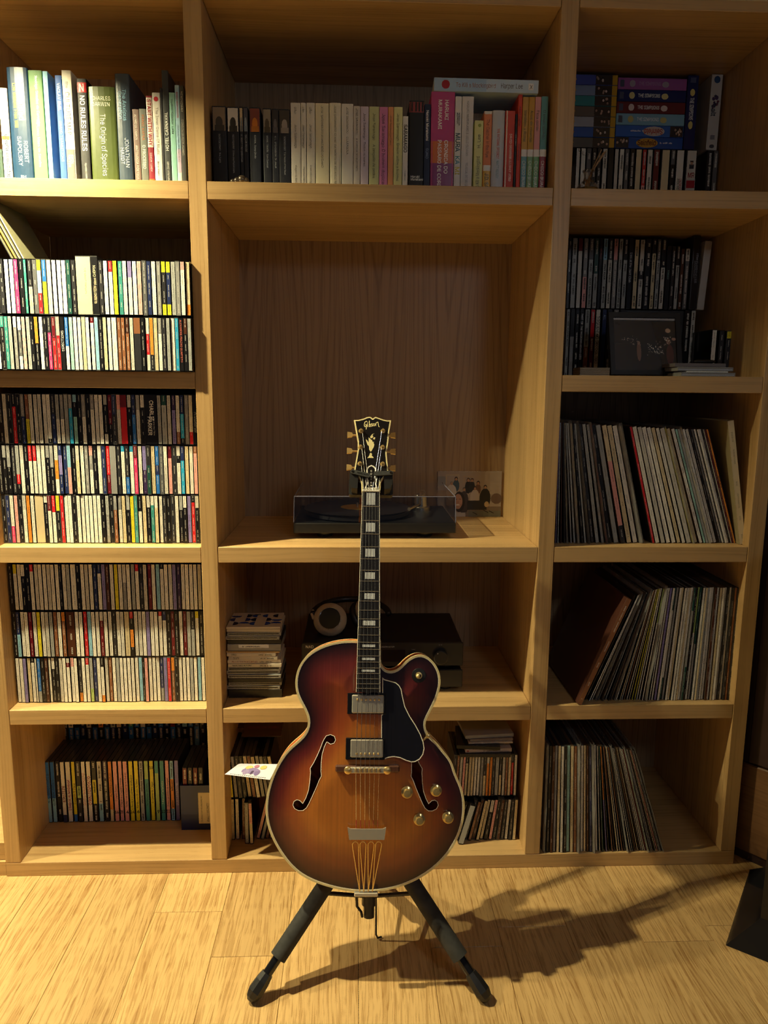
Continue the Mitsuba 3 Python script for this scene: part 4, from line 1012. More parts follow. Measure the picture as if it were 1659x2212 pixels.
# ---------------------------------------------------------------- bottom left niche
Z8 = lambda a: a / 3.606
YF = .2045 * S
zb = ZB[0] + .0005
row = [((383, 415), 'B/L.6', [T('O Tigre e o Dragao Tenaz', .5, .80, .0055, '#202c40', 'down', .12)]), ((417, 453), 'B/L.6', [T('O Gigante Adormecido', .5, .70, .0055, '#202c40', 'down', .11)]), ((456, 492), 'K', ()), ((495, 531), 'W/N.88', [T('EINSTEIN', .5, .34, .0075, '#7c2c28', 'up', .07, True)]), ((534, 576), 'W', [T('DIABOS ALMADRAM', .5, .20, .0070, '#902050', 'up', .11, True)]), ((579, 611), 'Y/B.88', [T('Eugenio & Zeca', .5, .30, .0065, '#6c2c20', 'up', .10)]), ((614, 651), 'K/F.4/k.6', ()), ((655, 690), 'W', [T('DIVO O MALDISPOSTO', .5, .28, .0065, '#c86858', 'up', .10)]), ((693, 731), 'W', [T('O MALDISPOSTO', .5, .28, .0080, '#a02830', 'up', .09, True)]), ((735, 772), 'K/Y.3/K.7', ()),
       ((776, 816), 'w/L.7', ()), ((820, 858), 'u/k.3', ()), ((863, 895), 'O/S.8', [T('Os Patinhos e os Ovos', .5, .42, .005, '#704020', 'up', .09)]), ((898, 936), 'p', [T('16', .1, .135, .009, '#201818', 'h', .010, True), T('O Super Guloso', .5, .34, .0052, '#402020', 'up', .065)]), ((939, 973), 'p', [T('20', .1, .135, .009, '#201818', 'h', .009, True), T('O Panda e o Espelho Partido', .5, .24, .0050, '#402020', 'up', .11)]), ((976, 1015), 'p', [T('4', .35, .135, .009, '#201818', 'h', None, True), T('Comer com o Coracao e o Guloso', .5, .24, .0050, '#402020', 'up', .11)]),
       ((1019, 1057), 'Y', [T('14', .12, .135, .009, '#202018', 'h', .010, True), T('O Panda e a Caixinha de Musica', .5, .20, .0052, '#303020', 'up', .12)]), ((1060, 1098), 'Y', [T('6', .35, .135, .009, '#202018', 'h', None, True), T('Panda e os Bichos da Seda', .5, .22, .0052, '#303020', 'up', .11)]), ((1101, 1136), 'V', ()), ((1139, 1176), 'F/T.3', [T('As Empadas da Laura', .5, .26, .005, '#203020', 'up', .09)]), ((1179, 1215), 'Y', [T('10', .12, .86, .008, '#202018', 'h', .010, True), T('O Conde da Caspa', .5, .30, .0055, '#303020', 'up', .08)]), ((1219, 1255), 'T/F.2', [T('9', .35, .135, .009, '#101810', 'h', None, True)]), ((1259, 1297), 'T', [T('13', .12, .135, .009, '#101810', 'h', .010, True), T('O Bau e o Cachorrinho', .5, .28, .005, '#d8e0c8', 'up', .10)]), ((1300, 1334), 'p', [T('12', .1, .135, .009, '#201818', 'h', .009, True), T('O Avo aprendeu do Penguin', .5, .24, .005, '#402020', 'up', .10)]), ((1337, 1369), 'L/O.3/L.8', ()), ((1372, 1408), 'U', [T('CORCUNDA NOTRE', .5, .26, .0055, '#e8e0f0', 'up', .11)])]
for i, ((a, b), code, ti) in enumerate(row):
    xa, xb = foot_px(Z8(a), YF, zb), foot_px(Z8(b), YF, zb)
    nm = ' and '.join(list(dict.fromkeys(NAMES[c] for c, _, _ in spine_colours(code)))[:2])
    dvd(xa, YF + (i % 3) * .0008, zb, code, f'{nm} DVD case, {ORD(i + 1)} from left, front row, bottom niche', 'front row of DVD cases in the bottom left niche', w=xb - xa - .0008, title=ti, seed=400 + i, shine=False)
kb = thing('riser_board', 'dark board behind the front row of DVD cases, bottom left niche', 'board')
YK = .375 * S
part(kb, 'body', MB().box((UP[0][1] + .03, YK - .004, zb), (UP[1][0] - .004, YK + .1, zb + .125), ch=.001), 'mat_black')
rng = random.Random(50)
xs = np.linspace(foot_px(Z8(498), YK, zb + .126), UP[1][0] - .004, 29)
for i, c in enumerate('V W K N w K O N V S N T B W K N B N M N L B N K N H K N'.split()):
    dvd(xs[i], YK, zb + .1255, c + '/' + rng.choice('KNBk') + '.5', f"{NAMES[c]} topped DVD case, {ORD(i + 1)} from left, half hidden back row, bottom niche", 'back row of DVD cases in the bottom left niche', w=xs[1] - xs[0] - .0008, seed=500 + i)
# blue box with leaning DVDs in it
YX = .153 * S
xa, xb = at(392, 1780, Y=YX)[0], UP[1][0] - .003
k = thing('storage_box', 'open navy box with a cream label, holding leaning dark red DVD cases', 'box')
hb2 = .137
m = MB()
for lo, hi in (((0, 0, 0), (xb - xa, .003, hb2)), ((0, .145, 0), (xb - xa, .148, hb2)), ((0, .003, 0), (.003, .145, hb2)), ((xb - xa - .003, .003, 0), (xb - xa, .145, hb2)), ((.003, .003, 0), (xb - xa - .003, .145, .003))):
    m.box(lo, hi)
m.c = [np.broadcast_to(lin('#27335c'), c.shape) for c in m.c]
part(k, 'body', m.move(lean((xa, YX, zb), 0)), 'vc_satin')
q = MB(); wb = xb - xa
face(q, 0, wb, .0, hb2 * .35, lin('#16224c'), off=.0003); face(q, wb * .46, wb * .78, hb2 * .14, hb2 * .84, lin('#d8c8a0'), off=.0005)
letter(q, 'WALT DISNEY', wb * .70, hb2 * .18, .0062, lin('#403828'), 'up', hb2 * .6, off=.0008); letter(q, 'CLASSICOS DE ENCANTAR', wb * .54, hb2 * .18, .0045, lin('#403828'), 'up', hb2 * .6, off=.0008)
part(k, 'label_print', q.move(lean((xa, YX, zb), 0)), 'vc_satin')
for i in range(4):
    dvd(xa + .0046 + i * .0150, YX + .006, zb + .0036, ['M', 'K', 'M', 'k'][i], f"{['red', 'black', 'dark red', 'charcoal'][i]} DVD case in the open navy box, {['first', 'second', 'third', 'fourth'][i]} from its left", 'DVD cases in the navy box', w=.0135, ang=.010, seed=560 + i, h=.185)

# ---------------------------------------------------------------- lower middle niches
# pile of CD cases
z0 = ZB[1] + .0005
xl = at(489, 1509, Y=.062)[0]
pile = [(.0225, 'box', '#24221e', 'dark box at the bottom of the tall CD pile'), (.0098, 'jc', '#8c8878', 'clear CD case, first above the dark box of the tall pile'), (.0098, 'jc', '#7c786c', 'clear CD case, second above the dark box of the tall pile'), (.0110, 'dg', '#1e1c1a', 'black card CD case low in the tall pile'), (.0098, 'jc', '#8c887c', 'clear CD case with a torn pale label in the tall pile'),
        (.0098, 'jc', '#787468', 'clear CD case under the black banded one in the tall pile'), (.0098, 'jc', '#2c2a28', 'black banded CD case in the tall pile'), (.0098, 'wh', '#cfc4ac', 'cream CD case with black capitals, lowest of the four cream ones'), (.0098, 'wh', '#d0c5ae', 'cream CD case with red print, second of the four cream ones'), (.0098, 'wh', '#c8bda8', 'cream CD case, third of the four cream ones'), (.0098, 'wh', '#cdc2ac', 'cream CD case, topmost of the four cream ones'), (.0036, 'wh', '#b8945c', 'thin tan card sleeve above the cream cases of the pile'),
        (.0190, 'wr', '#a8a8a0', 'CD set in shiny clear wrap in the tall pile'), (.0120, 'dg', '#1a1a1a', 'black card CD case high in the tall pile'), (.0098, 'jc', '#908c84', 'clear CD case above the black card one, high in the tall pile'), (.0098, 'jc', '#7c7a74', 'clear CD case just under the cream ones at the top of the pile'), (.0080, 'wh', '#c4b89c', 'cream card CD case second from the top of the tall pile'), (.0060, 'top', '#c8bca4', 'card CD case with blue and white arcs on its cover, top of the tall pile')]
rng = random.Random(15)
zt = z0
words = {7: 'WEATHER REPORT', 8: 'PLAYS THE ROAD MUSIC', 9: 'SUITE', 10: 'TRIO'}
for i, (h, kind, c, lab) in enumerate(pile):
    dx, dy, yw = rng.uniform(0, .006), rng.uniform(0, .004), rng.uniform(-.02, .02)
    if kind == 'wh' and i < 11:
        dx += .003
    w = .142 - (.012 if i in (9, 10) else 0)
    k = thing('flat_cd_case', lab, 'CD case', None)
    fn = lean((xl + dx, .066 + dy, zt), 0, yw)
    b = MB().box((0, 0, 0), (w, .124, h), lin(c), ch=.0007)
    part(k, 'case', b.move(fn), {'jc': 'mat_case_clear', 'wr': 'mat_case_clear'}.get(kind, 'vc_satin'))
    q = MB()
    if kind == 'jc':
        for a0, a1, cc in ((.10, .30, '#b8b4a8'), (.36, .60, '#15140f'), (.66, .92, c)):
            face(q, .004, w - .006, h * a0, h * a1, lin(cc), off=.0003)
    elif i in words:
        letter(q, words[i], .012, h * .28, h * .42, lin('#7c2c24' if i == 8 else '#2c2824'), 'h', .07, bold=True, off=.0004); print_marks_h(q, .085, .12, h * .3, h * .6, lin('#4c463c'), rng)
    elif kind == 'wr':
        face(q, .03, .11, h * .45, h * .95, lin('#e0e0dc'), off=.0004); print_marks_h(q, .04, .09, h * .55, h * .75, lin('#5c5c5c'), rng, off=.0006)
    elif kind == 'top':
        n = 5
        for a in range(n):
            for b2 in range(3):
                cx, cy = (a + .5) * w / n, .012 + (b2 + .5) * .10 / 3
                rr = min(w / n, .10 / 3) * .5
                t = np.linspace(0, math.pi, 9) + rng.choice([0, 1, 2, 3]) * math.pi / 2
                q.mesh(np.array([[cx + rr * math.cos(x), cy + rr * math.sin(x), h + .0003] for x in t]), [[0, j, j + 1] for j in range(1, 8)], lin(rng.choice(['#1c2c6c', '#24408c', '#10183c'])))
        v, f = glyphs('sinhô', True)
        q.mesh(np.column_stack([.045 + v[:, 0] * .010, .100 + v[:, 1] * .010, np.full(len(v), h + .0006)]), f, lin('#15151c'))
    if q.n:
        part(k, 'print', q.move(fn), 'vc_satin')
    zt += h + .0005
# hi-fi: two black units, one on the other
YA = .108 * S
xa, xb = at(651, 1392, Y=YA)[0], at(1001, 1392, Y=YA)[0]
zz = lambda v: at(826, v, Y=YA)[2]


def hifi(key, label, z0, z1, dep, feet, extra):
    k = thing(key, label, 'amplifier' if 'amp' in key else 'power supply')
    part(k, 'body', MB().box((xa + .003, YA + .004, z0), (xb - .003, YA + dep, z1), ch=.002), 'mat_black')
    part(k, 'front_panel', MB().box((xa, YA, z0 + .0005), (xb, YA + .006, z1), ch=.002), 'mat_black_panel')
    for x in (xa + .045, xb - .045):
        for y in (YA + .035, YA + dep - .04):
            part(k, 'foot', MB().lathe([(.0001, 0), (.018, 0), (.020, .003), (.020, feet), (.0001, feet)], (x, y, z0 - feet), (0, 0, 1), n=24), 'mat_black')
    extra(k)
    return k


scene['mat_black_panel'] = P((.018, .019, .021), .30)
z_l0, z_l1, z_u0, z_u1 = ZB[1] + .0125, zz(1448), zz(1440), zz(1389)


def lower(k):
    q = MB()
    letter(q, 'SUPPLY', at(958, 1448, Y=YA)[0] - .062, z_l1 - .014, .005, lin('#c8c8c8'), 'h', .06, y=YA)
    letter(q, 'POWER', at(958, 1448, Y=YA)[0] - .050, z_l1 - .026, .004, lin('#c8c8c8'), 'h', .04, y=YA)
    part(k, 'panel_lettering', q, 'vc_satin')


def upper(k):
    q = MB()
    letter(q, 'NAD', xa + .012, z_u1 - .0135, .0075, lin('#d8d8d8'), 'h', None, y=YA, bold=True)
    letter(q, 'Integrated Amplifier C 328', at(854, 1400, Y=YA)[0] - .062, z_u1 - .0125, .0034, lin('#c0c0c0'), 'h', .062, y=YA)
    letter(q, 'VOLUME', at(951, 1394, Y=YA)[0] - .005, z_u1 - .0075, .0020, lin('#b0b0b0'), 'h', .010, y=YA); letter(q, 'BLUETOOTH', at(893, 1406, Y=YA)[0] - .005, z_u1 - .020, .0020, lin('#b0b0b0'), 'h', .010, y=YA)
    part(k, 'panel_lettering', q, 'vc_satin')
    part(k, 'display_window', MB().box((at(826, 1410, Y=YA)[0], YA - .0006, z_u0 + .014), (at(875, 1410, Y=YA)[0], YA, z_u1 - .020)), 'mat_black_gloss')
    c = at(951, 1417, Y=YA)
    part(k, 'volume_knob', MB().lathe([(.0001, .016), (.0175, .016), (.0195, .0145), (.0200, 0)], c, (0, -1, 0), n=40), 'mat_black_panel', smooth=35)
    part(k, 'knob_mark', MB().lathe([(.0001, .0004), (.0013, .0004), (.0013, 0)], c + [-.009, -.016, .0125], (0, -1, 0), lin('#e0e0e0'), n=10), 'vc_satin')
    part(k, 'source_knob', MB().lathe([(.0001, .010), (.010, .010), (.0115, .009), (.0118, 0)], (at(893, 1418, Y=YA)[0], YA, c[2]), (0, -1, 0), n=28), 'mat_black_panel', smooth=35)


hifi('power_unit', 'black hi-fi box under the amplifier, mostly hidden by the guitar', z_l0, z_l1, .22, .012, lower)
hifi('amplifier', 'black amplifier with a round volume knob behind the guitar', z_u0, z_u1, .27, z_u0 - z_l1 - .0003, upper)
# headphones on the amplifier
k = thing('headphones', 'cream headphones with black ear caps lying on the amplifier', 'headphones')
hz = z_u1
cA = at(713, 1357, Y=YA + .075); axA = np.array([-.04, -.86, .50]); axA /= np.linalg.norm(axA)
cA[2] = max(cA[2], hz + .044)
cB = cA + np.array([.108, .045, .002]); axB = np.array([.75, -.35, .52]); axB /= np.linalg.norm(axB)
for c, ax in ((cA, axA), (cB, axB)):
    part(k, 'ear_shell', MB().lathe([(.030, .0125), (.037, .0105), (.046, .002), (.0475, -.006), (.043, -.014), (.0001, -.016)], c, ax, n=48), 'mat_cream', smooth=True)
    part(k, 'ear_cap', MB().lathe([(.0001, .0100), (.027, .0105), (.0315, .0125), (.0325, .0110)], c, ax, n=40), 'mat_black_gloss', smooth=40)
    part(k, 'cap_ring', MB().lathe([(.0300, .0122), (.0306, .0132), (.0312, .0130), (.0314, .0118)], c, ax, n=40), 'mat_nickel', smooth=True)
    part(k, 'ear_cushion', MB().lathe([(.030, -.036), (.044, -.034), (.0475, -.026), (.0465, -.016), (.030, -.0155)], c, ax, n=40), 'mat_black', smooth=True)
t = np.linspace(0, 1, 17)
pA, pB = cA + np.array([-.02, .03, .042]), cB + np.array([.005, .03, .040])
mid = (pA + pB) / 2 + np.array([-.055, .10, .012])
arc = (1 - t)[:, None] ** 2 * (cA + [-.046, .010, .010]) + 2 * (t * (1 - t))[:, None] * (np.array([cA[0] - .05, cA[1] + .16, hz + .055])) + t[:, None] ** 2 * (cB + [.035, .035, .006])
arc = np.array([cA + np.array([-.048 * math.cos(a) + .065 * (1 - math.cos(a)) * .9, .010 + .115 * math.sin(a), .012 + .010 * math.sin(a)]) for a in np.linspace(0, math.pi, 21)])
part(k, 'headband', MB().tube(arc, .0085, n=12), 'mat_black', smooth=True)
part(k, 'yoke_arm', MB().tube([cA + [-.046, .002, 0], cA + [-.052, .012, .012], cA + [-.048, .02, .02]], .004, n=8), 'mat_cream', smooth=True)
scene['mat_cream'] = P((.50, .42, .27), .32, clearcoat=.3)
# bottom middle niche, left side: two rough rows of CDs
rng = random.Random(90)
zf = ZB[0] + .0005
YL = .095 * S
row = [(492, 0, 'H', .0102), (500, 0, 'S', .0102), (510, 0, 'W', .0102), (523, .02, 'H', .0098), (532, 0, 'G', .0112), (542.5, -.02, 'p/S.5', .0098), (553.5, .235, 'p', .0098), (563, .235, 'G', .0098), (572.5, .235, 'H', .0100), (582, .235, 'S', .0100), (592, .235, 'M', .0100), (602, .235, 'k', .01), (612, .235, 'S', .01)]
prev = -9
for i, (u, a, c, w) in enumerate(row):
    x = max(at(u, 1832, Y=YL)[0], prev)
    cd_case(x, YL + rng.uniform(0, .006) - (.02 if i in (4, 5) else 0), zf + (w * math.sin(a) if a > 0 else 0), c, rng, f"{NAMES[c[0]]} spined CD case, {ORD(i + 1)} from the oak upright, lower row left of the guitar", 'CD cases left of the guitar, lower row', w=w, ang=a)
    prev = x + w / math.cos(a) + .0004
zu = zf + .1265
prev = at(487.5, 1747, Y=YL)[0]
for i, (c, w) in enumerate([('p/R.2', .0102), ('Y', .0102), ('G', .0102), ('k', .0102), ('K', .0102), ('S', .0100), ('H', .0100), ('S/W.5', .0102), ('V', .0102), ('G', .0102), ('k', .0102), ('S', .0102)]):
    a = -.055 - .010 * i
    ww = w / math.cos(a)
    cd_case(prev, YL + rng.uniform(0, .006), zu, c, rng, f"{NAMES[c[0]]} spined CD case, {ORD(i + 1)} from the oak upright, upper row left of the guitar", 'CD cases left of the guitar, upper row', w=w, ang=a)
    prev += ww + .0022
zc2 = zu + .1275
k = thing('postcard', 'white postcard with a purple and yellow drawing lying on the CDs left of the guitar', 'postcard')
pc = [at(485.4, 1673, Z=zc2 + .002), at(583, 1685, Z=zc2 + .002), at(600, 1651, Z=zc2 + .010), at(516, 1650, Z=zc2 + .010)]
U = lambda a, b: (1 - b) * ((1 - a) * pc[0] + a * pc[1]) + b * ((1 - a) * pc[3] + a * pc[2])
m = MB()
for dz in (0, .0006):
    m.mesh([U(0, 0) + [0, 0, dz], U(1, 0) + [0, 0, dz], U(1, 1) + [0, 0, dz], U(0, 1) + [0, 0, dz]], [[0, 1, 2], [0, 2, 3]] if dz else [[0, 2, 1], [0, 3, 2]], lin('#dcd8e4'))
for a, b in ((0, 1), (1, 2), (2, 3), (3, 0)):
    c4 = [U(0, 0), U(1, 0), U(1, 1), U(0, 1)]
    m.mesh([c4[a], c4[b], c4[b] + [0, 0, .0006], c4[a] + [0, 0, .0006]], [[0, 1, 2], [0, 2, 3]], lin('#dcd8e4'))
part(k, 'card', m, 'vc_paper')
q = MB()
for x, y, rx, ry, c in ((.50, .45, .16, .22, '#8c7cac'), (.38, .34, .06, .20, '#9c8cb4'), (.64, .34, .06, .20, '#7c6c9c'), (.52, .80, .06, .12, '#b07890'), (.36, .70, .09, .14, '#d8c078'), (.70, .74, .08, .14, '#d8c078'), (.52, .40, .03, .22, '#4c3c5c'), (.30, .45, .04, .16, '#8c7cac')):
    q.mesh(np.array([U(x + rx * math.cos(a), y + ry * math.sin(a)) + [0, 0, .0010] for a in np.linspace(0, 6.283, 15)[:-1]]), [[0, i, i + 1] for i in range(1, 13)], lin(c))
for i in range(18):
    q.mesh([U(.10 + .045 * i, .06) + [0, 0, .001], U(.125 + .045 * i, .06) + [0, 0, .001], U(.125 + .045 * i, .10) + [0, 0, .001], U(.10 + .045 * i, .10) + [0, 0, .001]], [[0, 1, 2], [0, 2, 3]], lin('#4c4454'))
part(k, 'drawing_print', q, 'vc_paper')
for i, (x0, x1, y, c, lab) in enumerate([(500, 598, .20, '#4c3428', 'brown booklet with a dark line drawing, deeper on the CDs left of the guitar'), (520, 606, .15, '#5c4434', 'brown booklet with red lettering, on the CDs behind the postcard')]):
    xa2, xb2 = at(x0, 1640, Y=y)[0], at(x1, 1640, Y=y)[0]
    k = thing('booklet', lab, 'booklet')
    fn = lean((xa2, y + .02, zc2 + .012 + .004 * (1 - i)), 0)
    tilt = lambda v: fn(np.column_stack([v[:, 0], v[:, 1], v[:, 2] + v[:, 1] * .10]))
    part(k, 'cover', MB().box((0, 0, 0), (xb2 - xa2, .115, .003), lin(c), ch=.0005).move(tilt), 'vc_paper')
    q = MB(); v, f = glyphs('AGENDA CULTURAL DE LISBOA' if i else 'AGENDA', True)
    L = v[:, 0].max(); q.mesh(np.column_stack([.010 + v[:, 0] * (xb2 - xa2 - .02) / L, .04 + v[:, 1] * .010, np.full(len(v), .0034)]), f, lin('#8c3c2c' if i else '#1c1410'))
    part(k, 'cover_print', q.move(tilt), 'vc_paper')
# right side: two rows and a loose pile on top
YR = .085 * S
codes = 'k H w p k/S.2 S S W W G k/S.5 w/O.2 O k V*1.3 k/S w H S K/R.2 W'.split()
x = at(975, 1744, Y=YR)[0]
xe = UP[2][0] - .006
tot = sum(float((c.split('*') + ['1'])[1]) for c in codes)
ang = .045
for i, c in enumerate(codes):
    wd = (xe - .006 - x) / tot * float((c.split('*') + ['1'])[1])
    xx = x + (xe - .006 - x) / tot * sum(float((q.split('*') + ['1'])[1]) for q in codes[:i])
    cd_case(xx, YR + rng.uniform(0, .005), zf + .1275 + wd * .05, c.split('*')[0], rng, f"{NAMES[c[0]]} spined CD case, {ORD(len(codes) - i)} from the oak upright, upper row right of the guitar", 'CD cases right of the guitar, upper row', w=wd * .955 - .0003, ang=ang * (1 - i / len(codes)))
codes = 'R h K V*1.7 k H h S S w/K.3*1.2 p K h k w k S'.split()
x = at(962, 1836, Y=YR - .02)[0]
tot = sum(float((c.split('*') + ['1'])[1]) for c in codes)
span = xe - .004 - x
for i, c in enumerate(codes):
    wf = float((c.split('*') + ['1'])[1])
    acc = sum(float((q.split('*') + ['1'])[1]) for q in codes[:i])
    ang = .30 * (1 - acc / tot) ** 1.1 + .02
    step = span / tot * wf
    w = min(step * math.cos(ang) * .80, .0102 * wf)
    cd_case(x + span / tot * acc, YR - .012 + rng.uniform(0, .008) - (.022 if i == 3 else 0), zf + w * math.sin(ang) + .0003, c.split('*')[0], rng, f"{NAMES[c[0]]} spined CD case, {ORD(len(codes) - i)} from the oak upright, lower row right of the guitar", 'CD cases right of the guitar, lower row', w=w, ang=ang, h=.1215 if ang > .2 else .1238)
zt = zf + .1275 + .1262 + .0008
xr = at(1110, 1640, Y=.075)[0]
for i, (dx, w, h, c, yw, lab) in enumerate([(-.012, .142, .0100, '#2a2826', -.03, 'dark CD case at the bottom of the loose pile right of the guitar'), (.004, .130, .0100, '#b8a89c', .03, 'CD case with a pale pinkish spine in the loose pile'), (-.02, .12, .0105, '#1a1918', -.10, 'black CD case askew in the loose pile'), (.014, .124, .0040, '#c8bca8', .02, 'thin cream booklet in the loose pile'), (.018, .122, .0060, '#8c8074', .05, 'grey picture booklet in the loose pile'), (.006, .138, .0100, '#9aa0b0', .08, 'clear CD case with a silvery edge on top of the loose pile')]):
    k = thing('flat_cd_case', lab, 'CD case')
    fn = lean((xr - .142 + dx, .062 + .004 * i, zt), 0, yw)
    part(k, 'case', MB().box((0, 0, 0), (w, .12, h), lin(c), ch=.0006).move(fn), 'mat_case_clear' if i == 5 else 'vc_satin')
    if i == 4:
        q = MB().mesh([[w * .45, .008, h + .0003], [w - .006, .008, h + .0003], [w - .006, .11, h + .0003], [w * .45, .11, h + .0003]], [[0, 1, 2], [0, 2, 3]], lin('#15110f')); part(k, 'cover_print', q.move(fn), 'vc_satin')
    if i == 1:
        q = MB(); print_marks_h(q, .05, .09, h * .35, h * .6, lin('#5c4c48'), rng); face(q, .004, .010, h * .3, h * .7, lin('#a03c40'), off=.0005); part(k, 'spine_print', q.move(fn), 'vc_satin')
    zt += h + .0006 + (.0128 if i == 1 else 0) * 0

# ---------------------------------------------------------------- the guitar (local: a across, d down from the nut, c out of the fingerboard)
OUTL = [[-0.0283,0.3577],[-0.0613,0.359],[-0.091,0.3642],[-0.1167,0.3744],[-0.1403,0.3894],[-0.1559,0.4053],[-0.1674,0.4252],[-0.1719,0.4469],[-0.1712,0.4666],[-0.1662,0.4861],[-0.156,0.5077],[-0.1456,0.5312],[-0.1403,0.5488],[-0.1411,0.5626],[-0.1467,0.5743],[-0.1603,0.5901],[-0.1798,0.6079],[-0.1991,0.6314],[-0.2133,0.6568],[-0.2218,0.6732],[-0.2307,0.7023],[-0.2356,0.7334],[-0.2362,0.7583],[-0.2321,0.7862],[-0.2205,0.8173],[-0.2026,0.8498],[-0.18,0.8793],[-0.1545,0.9025],[-0.1228,0.9196],[-0.091,0.9313],[-0.0594,0.9383],[-0.023,0.9438],[0.0023,0.9455],[0.0309,0.9434],[0.0671,0.937],[0.1019,0.9254],[0.1303,0.9122],[0.1586,0.8935],[0.1839,0.8717],[0.2027,0.8483],[0.2184,0.8186],[0.2292,0.7857],[0.2344,0.7512],[0.2325,0.7276],[0.2249,0.6978],[0.2102,0.6664],[0.2016,0.6407],[0.1837,0.6186],[0.1642,0.5951],[0.148,0.581],[0.1406,0.5669],[0.1373,0.5559],[0.1395,0.5464],[0.1473,0.5273],[0.1598,0.502],[0.1676,0.4829],[0.1714,0.4655],[0.172,0.4464],[0.1686,0.429],[0.1619,0.4133],[0.1489,0.3991],[0.1327,0.3912],[0.1199,0.3898],[0.1071,0.3931],[0.0912,0.4043],[0.0785,0.4155],[0.0691,0.4236],[0.0563,0.4292],[0.0434,0.4269],[0.0354,0.4191],[0.0303,0.4064]]
FHOLE = [[-0.1014,0.5894],[-0.0966,0.5815],[-0.0869,0.578],[-0.0779,0.5814],[-0.0753,0.5892],[-0.0787,0.5961],[-0.0865,0.5986],[-0.0935,0.5942],[-0.0964,0.5942],[-0.1021,0.6069],[-0.1067,0.6244],[-0.1083,0.6438],[-0.1081,0.6594],[-0.1087,0.6584],[-0.1069,0.6716],[-0.1122,0.6817],[-0.1182,0.6972],[-0.1257,0.7143],[-0.1347,0.7345],[-0.1408,0.7453],[-0.1485,0.7515],[-0.1579,0.7523],[-0.1674,0.7485],[-0.1714,0.7407],[-0.1692,0.733],[-0.163,0.7291],[-0.1568,0.7299],[-0.1512,0.7345],[-0.1488,0.7376],[-0.1412,0.7236],[-0.1353,0.7066],[-0.1325,0.6864],[-0.1313,0.6647],[-0.1323,0.6556],[-0.125,0.6439],[-0.1174,0.6283],[-0.1099,0.6108],[-0.1043,0.5952]]
GUARD = [[0.0333,0.4419],[0.0392,0.4466],[0.0655,0.4533],[0.0735,0.4595],[0.0791,0.4688],[0.0824,0.4858],[0.0882,0.5089],[0.0994,0.5304],[0.1138,0.5519],[0.125,0.5718],[0.1322,0.5901],[0.1347,0.6054],[0.1316,0.6191],[0.1238,0.6298],[0.1129,0.6359],[0.1035,0.6367],[0.0909,0.633],[0.0767,0.6269],[0.0626,0.6247],[0.05,0.6263],[0.0383,0.6309],[0.037,0.5845],[0.0323,0.5845],[0.0315,0.5278],[0.0344,0.5278],[0.0338,0.483]]
HEAD = [[-0.0227,-0.0015],[-0.0237,0.0185],[-0.0261,0.0297],[-0.0307,0.0393],[-0.0398,0.0448],[-0.0421,0.0504],[-0.0374,0.0832],[-0.0336,0.1098],[-0.034,0.1315],[-0.0387,0.1584],[-0.0443,0.1915],[-0.0331,0.1918],[-0.0208,0.1955],[-0.0117,0.2],[-0.0047,0.2014],[-0.0001,0.1989],[0.0027,0.196],[0.0056,0.199],[0.0099,0.2014],[0.0176,0.1986],[0.0284,0.1944],[0.0376,0.1922],[0.049,0.1925],[0.0441,0.1602],[0.0419,0.1331],[0.0375,0.103],[0.0394,0.0798],[0.0424,0.0529],[0.0409,0.0463],[0.0327,0.0389],[0.0282,0.0323],[0.0238,0.0226],[0.0227,-0.0007]]

th, ps, ph, gk = .27274408, -.00235621, -.01419803, 1.02880658
r0 = np.array([math.cos(ps), math.sin(ps), 0]); fwd = np.array([math.sin(ps), -math.cos(ps), 0]); ez = np.array([0, 0, 1.])
w0 = ez * math.cos(th) - fwd * math.sin(th)
GN = fwd * math.cos(th) + ez * math.sin(th)
GR, GW = r0 * math.cos(ph) + w0 * math.sin(ph), -r0 * math.sin(ph) + w0 * math.cos(ph)
GO = np.array([-.0285663, -.21769986, 1.19476134])
G = lambda q: S * (GO + gk * (np.outer(q[:, 0], GR) - np.outer(q[:, 1], GW) + np.outer(q[:, 2], GN)))
g1 = lambda a, d, c: G(np.array([[a, d, c]]))[0]
c0 = lambda d: -(.02 + .0756 * (d - .359))
GT = thing('guitar', 'sunburst archtop electric guitar with cream binding hanging on a black stand', 'guitar')
tck, _ = splprep(np.array(OUTL).T, s=2e-5)
ol = np.array(splev(np.linspace(0, 1, 500), tck)).T
body_poly = Polygon(np.vstack([ol, [[.029, .398], [.0285, .357]]])).buffer(0)
ring = np.array(body_poly.exterior.segmentize(.003).coords)[:-1]
tree = cKDTree(ring)


def arch(q):
    t = np.clip((tree.query(q)[0] - .006) / .125, 0, 1)
    return .019 * t * t * (3 - 2 * t)


def smooth_closed(pts, n, sm):
    t, _ = splprep(np.array(pts + pts[:1]).T, s=sm, per=1)
    return np.array(splev(np.linspace(0, 1, n, endpoint=False), t)).T


fl1 = Polygon(FHOLE).buffer(.0012).buffer(-.0012)
fl1 = max(getattr(fl1, 'geoms', [fl1]), key=lambda x: x.area)
fl2 = affinity.scale(fl1, -1, 1, origin=(-.0008, 0))
holes = fl1.union(fl2)
top_poly = body_poly.buffer(-.0042).difference(holes)


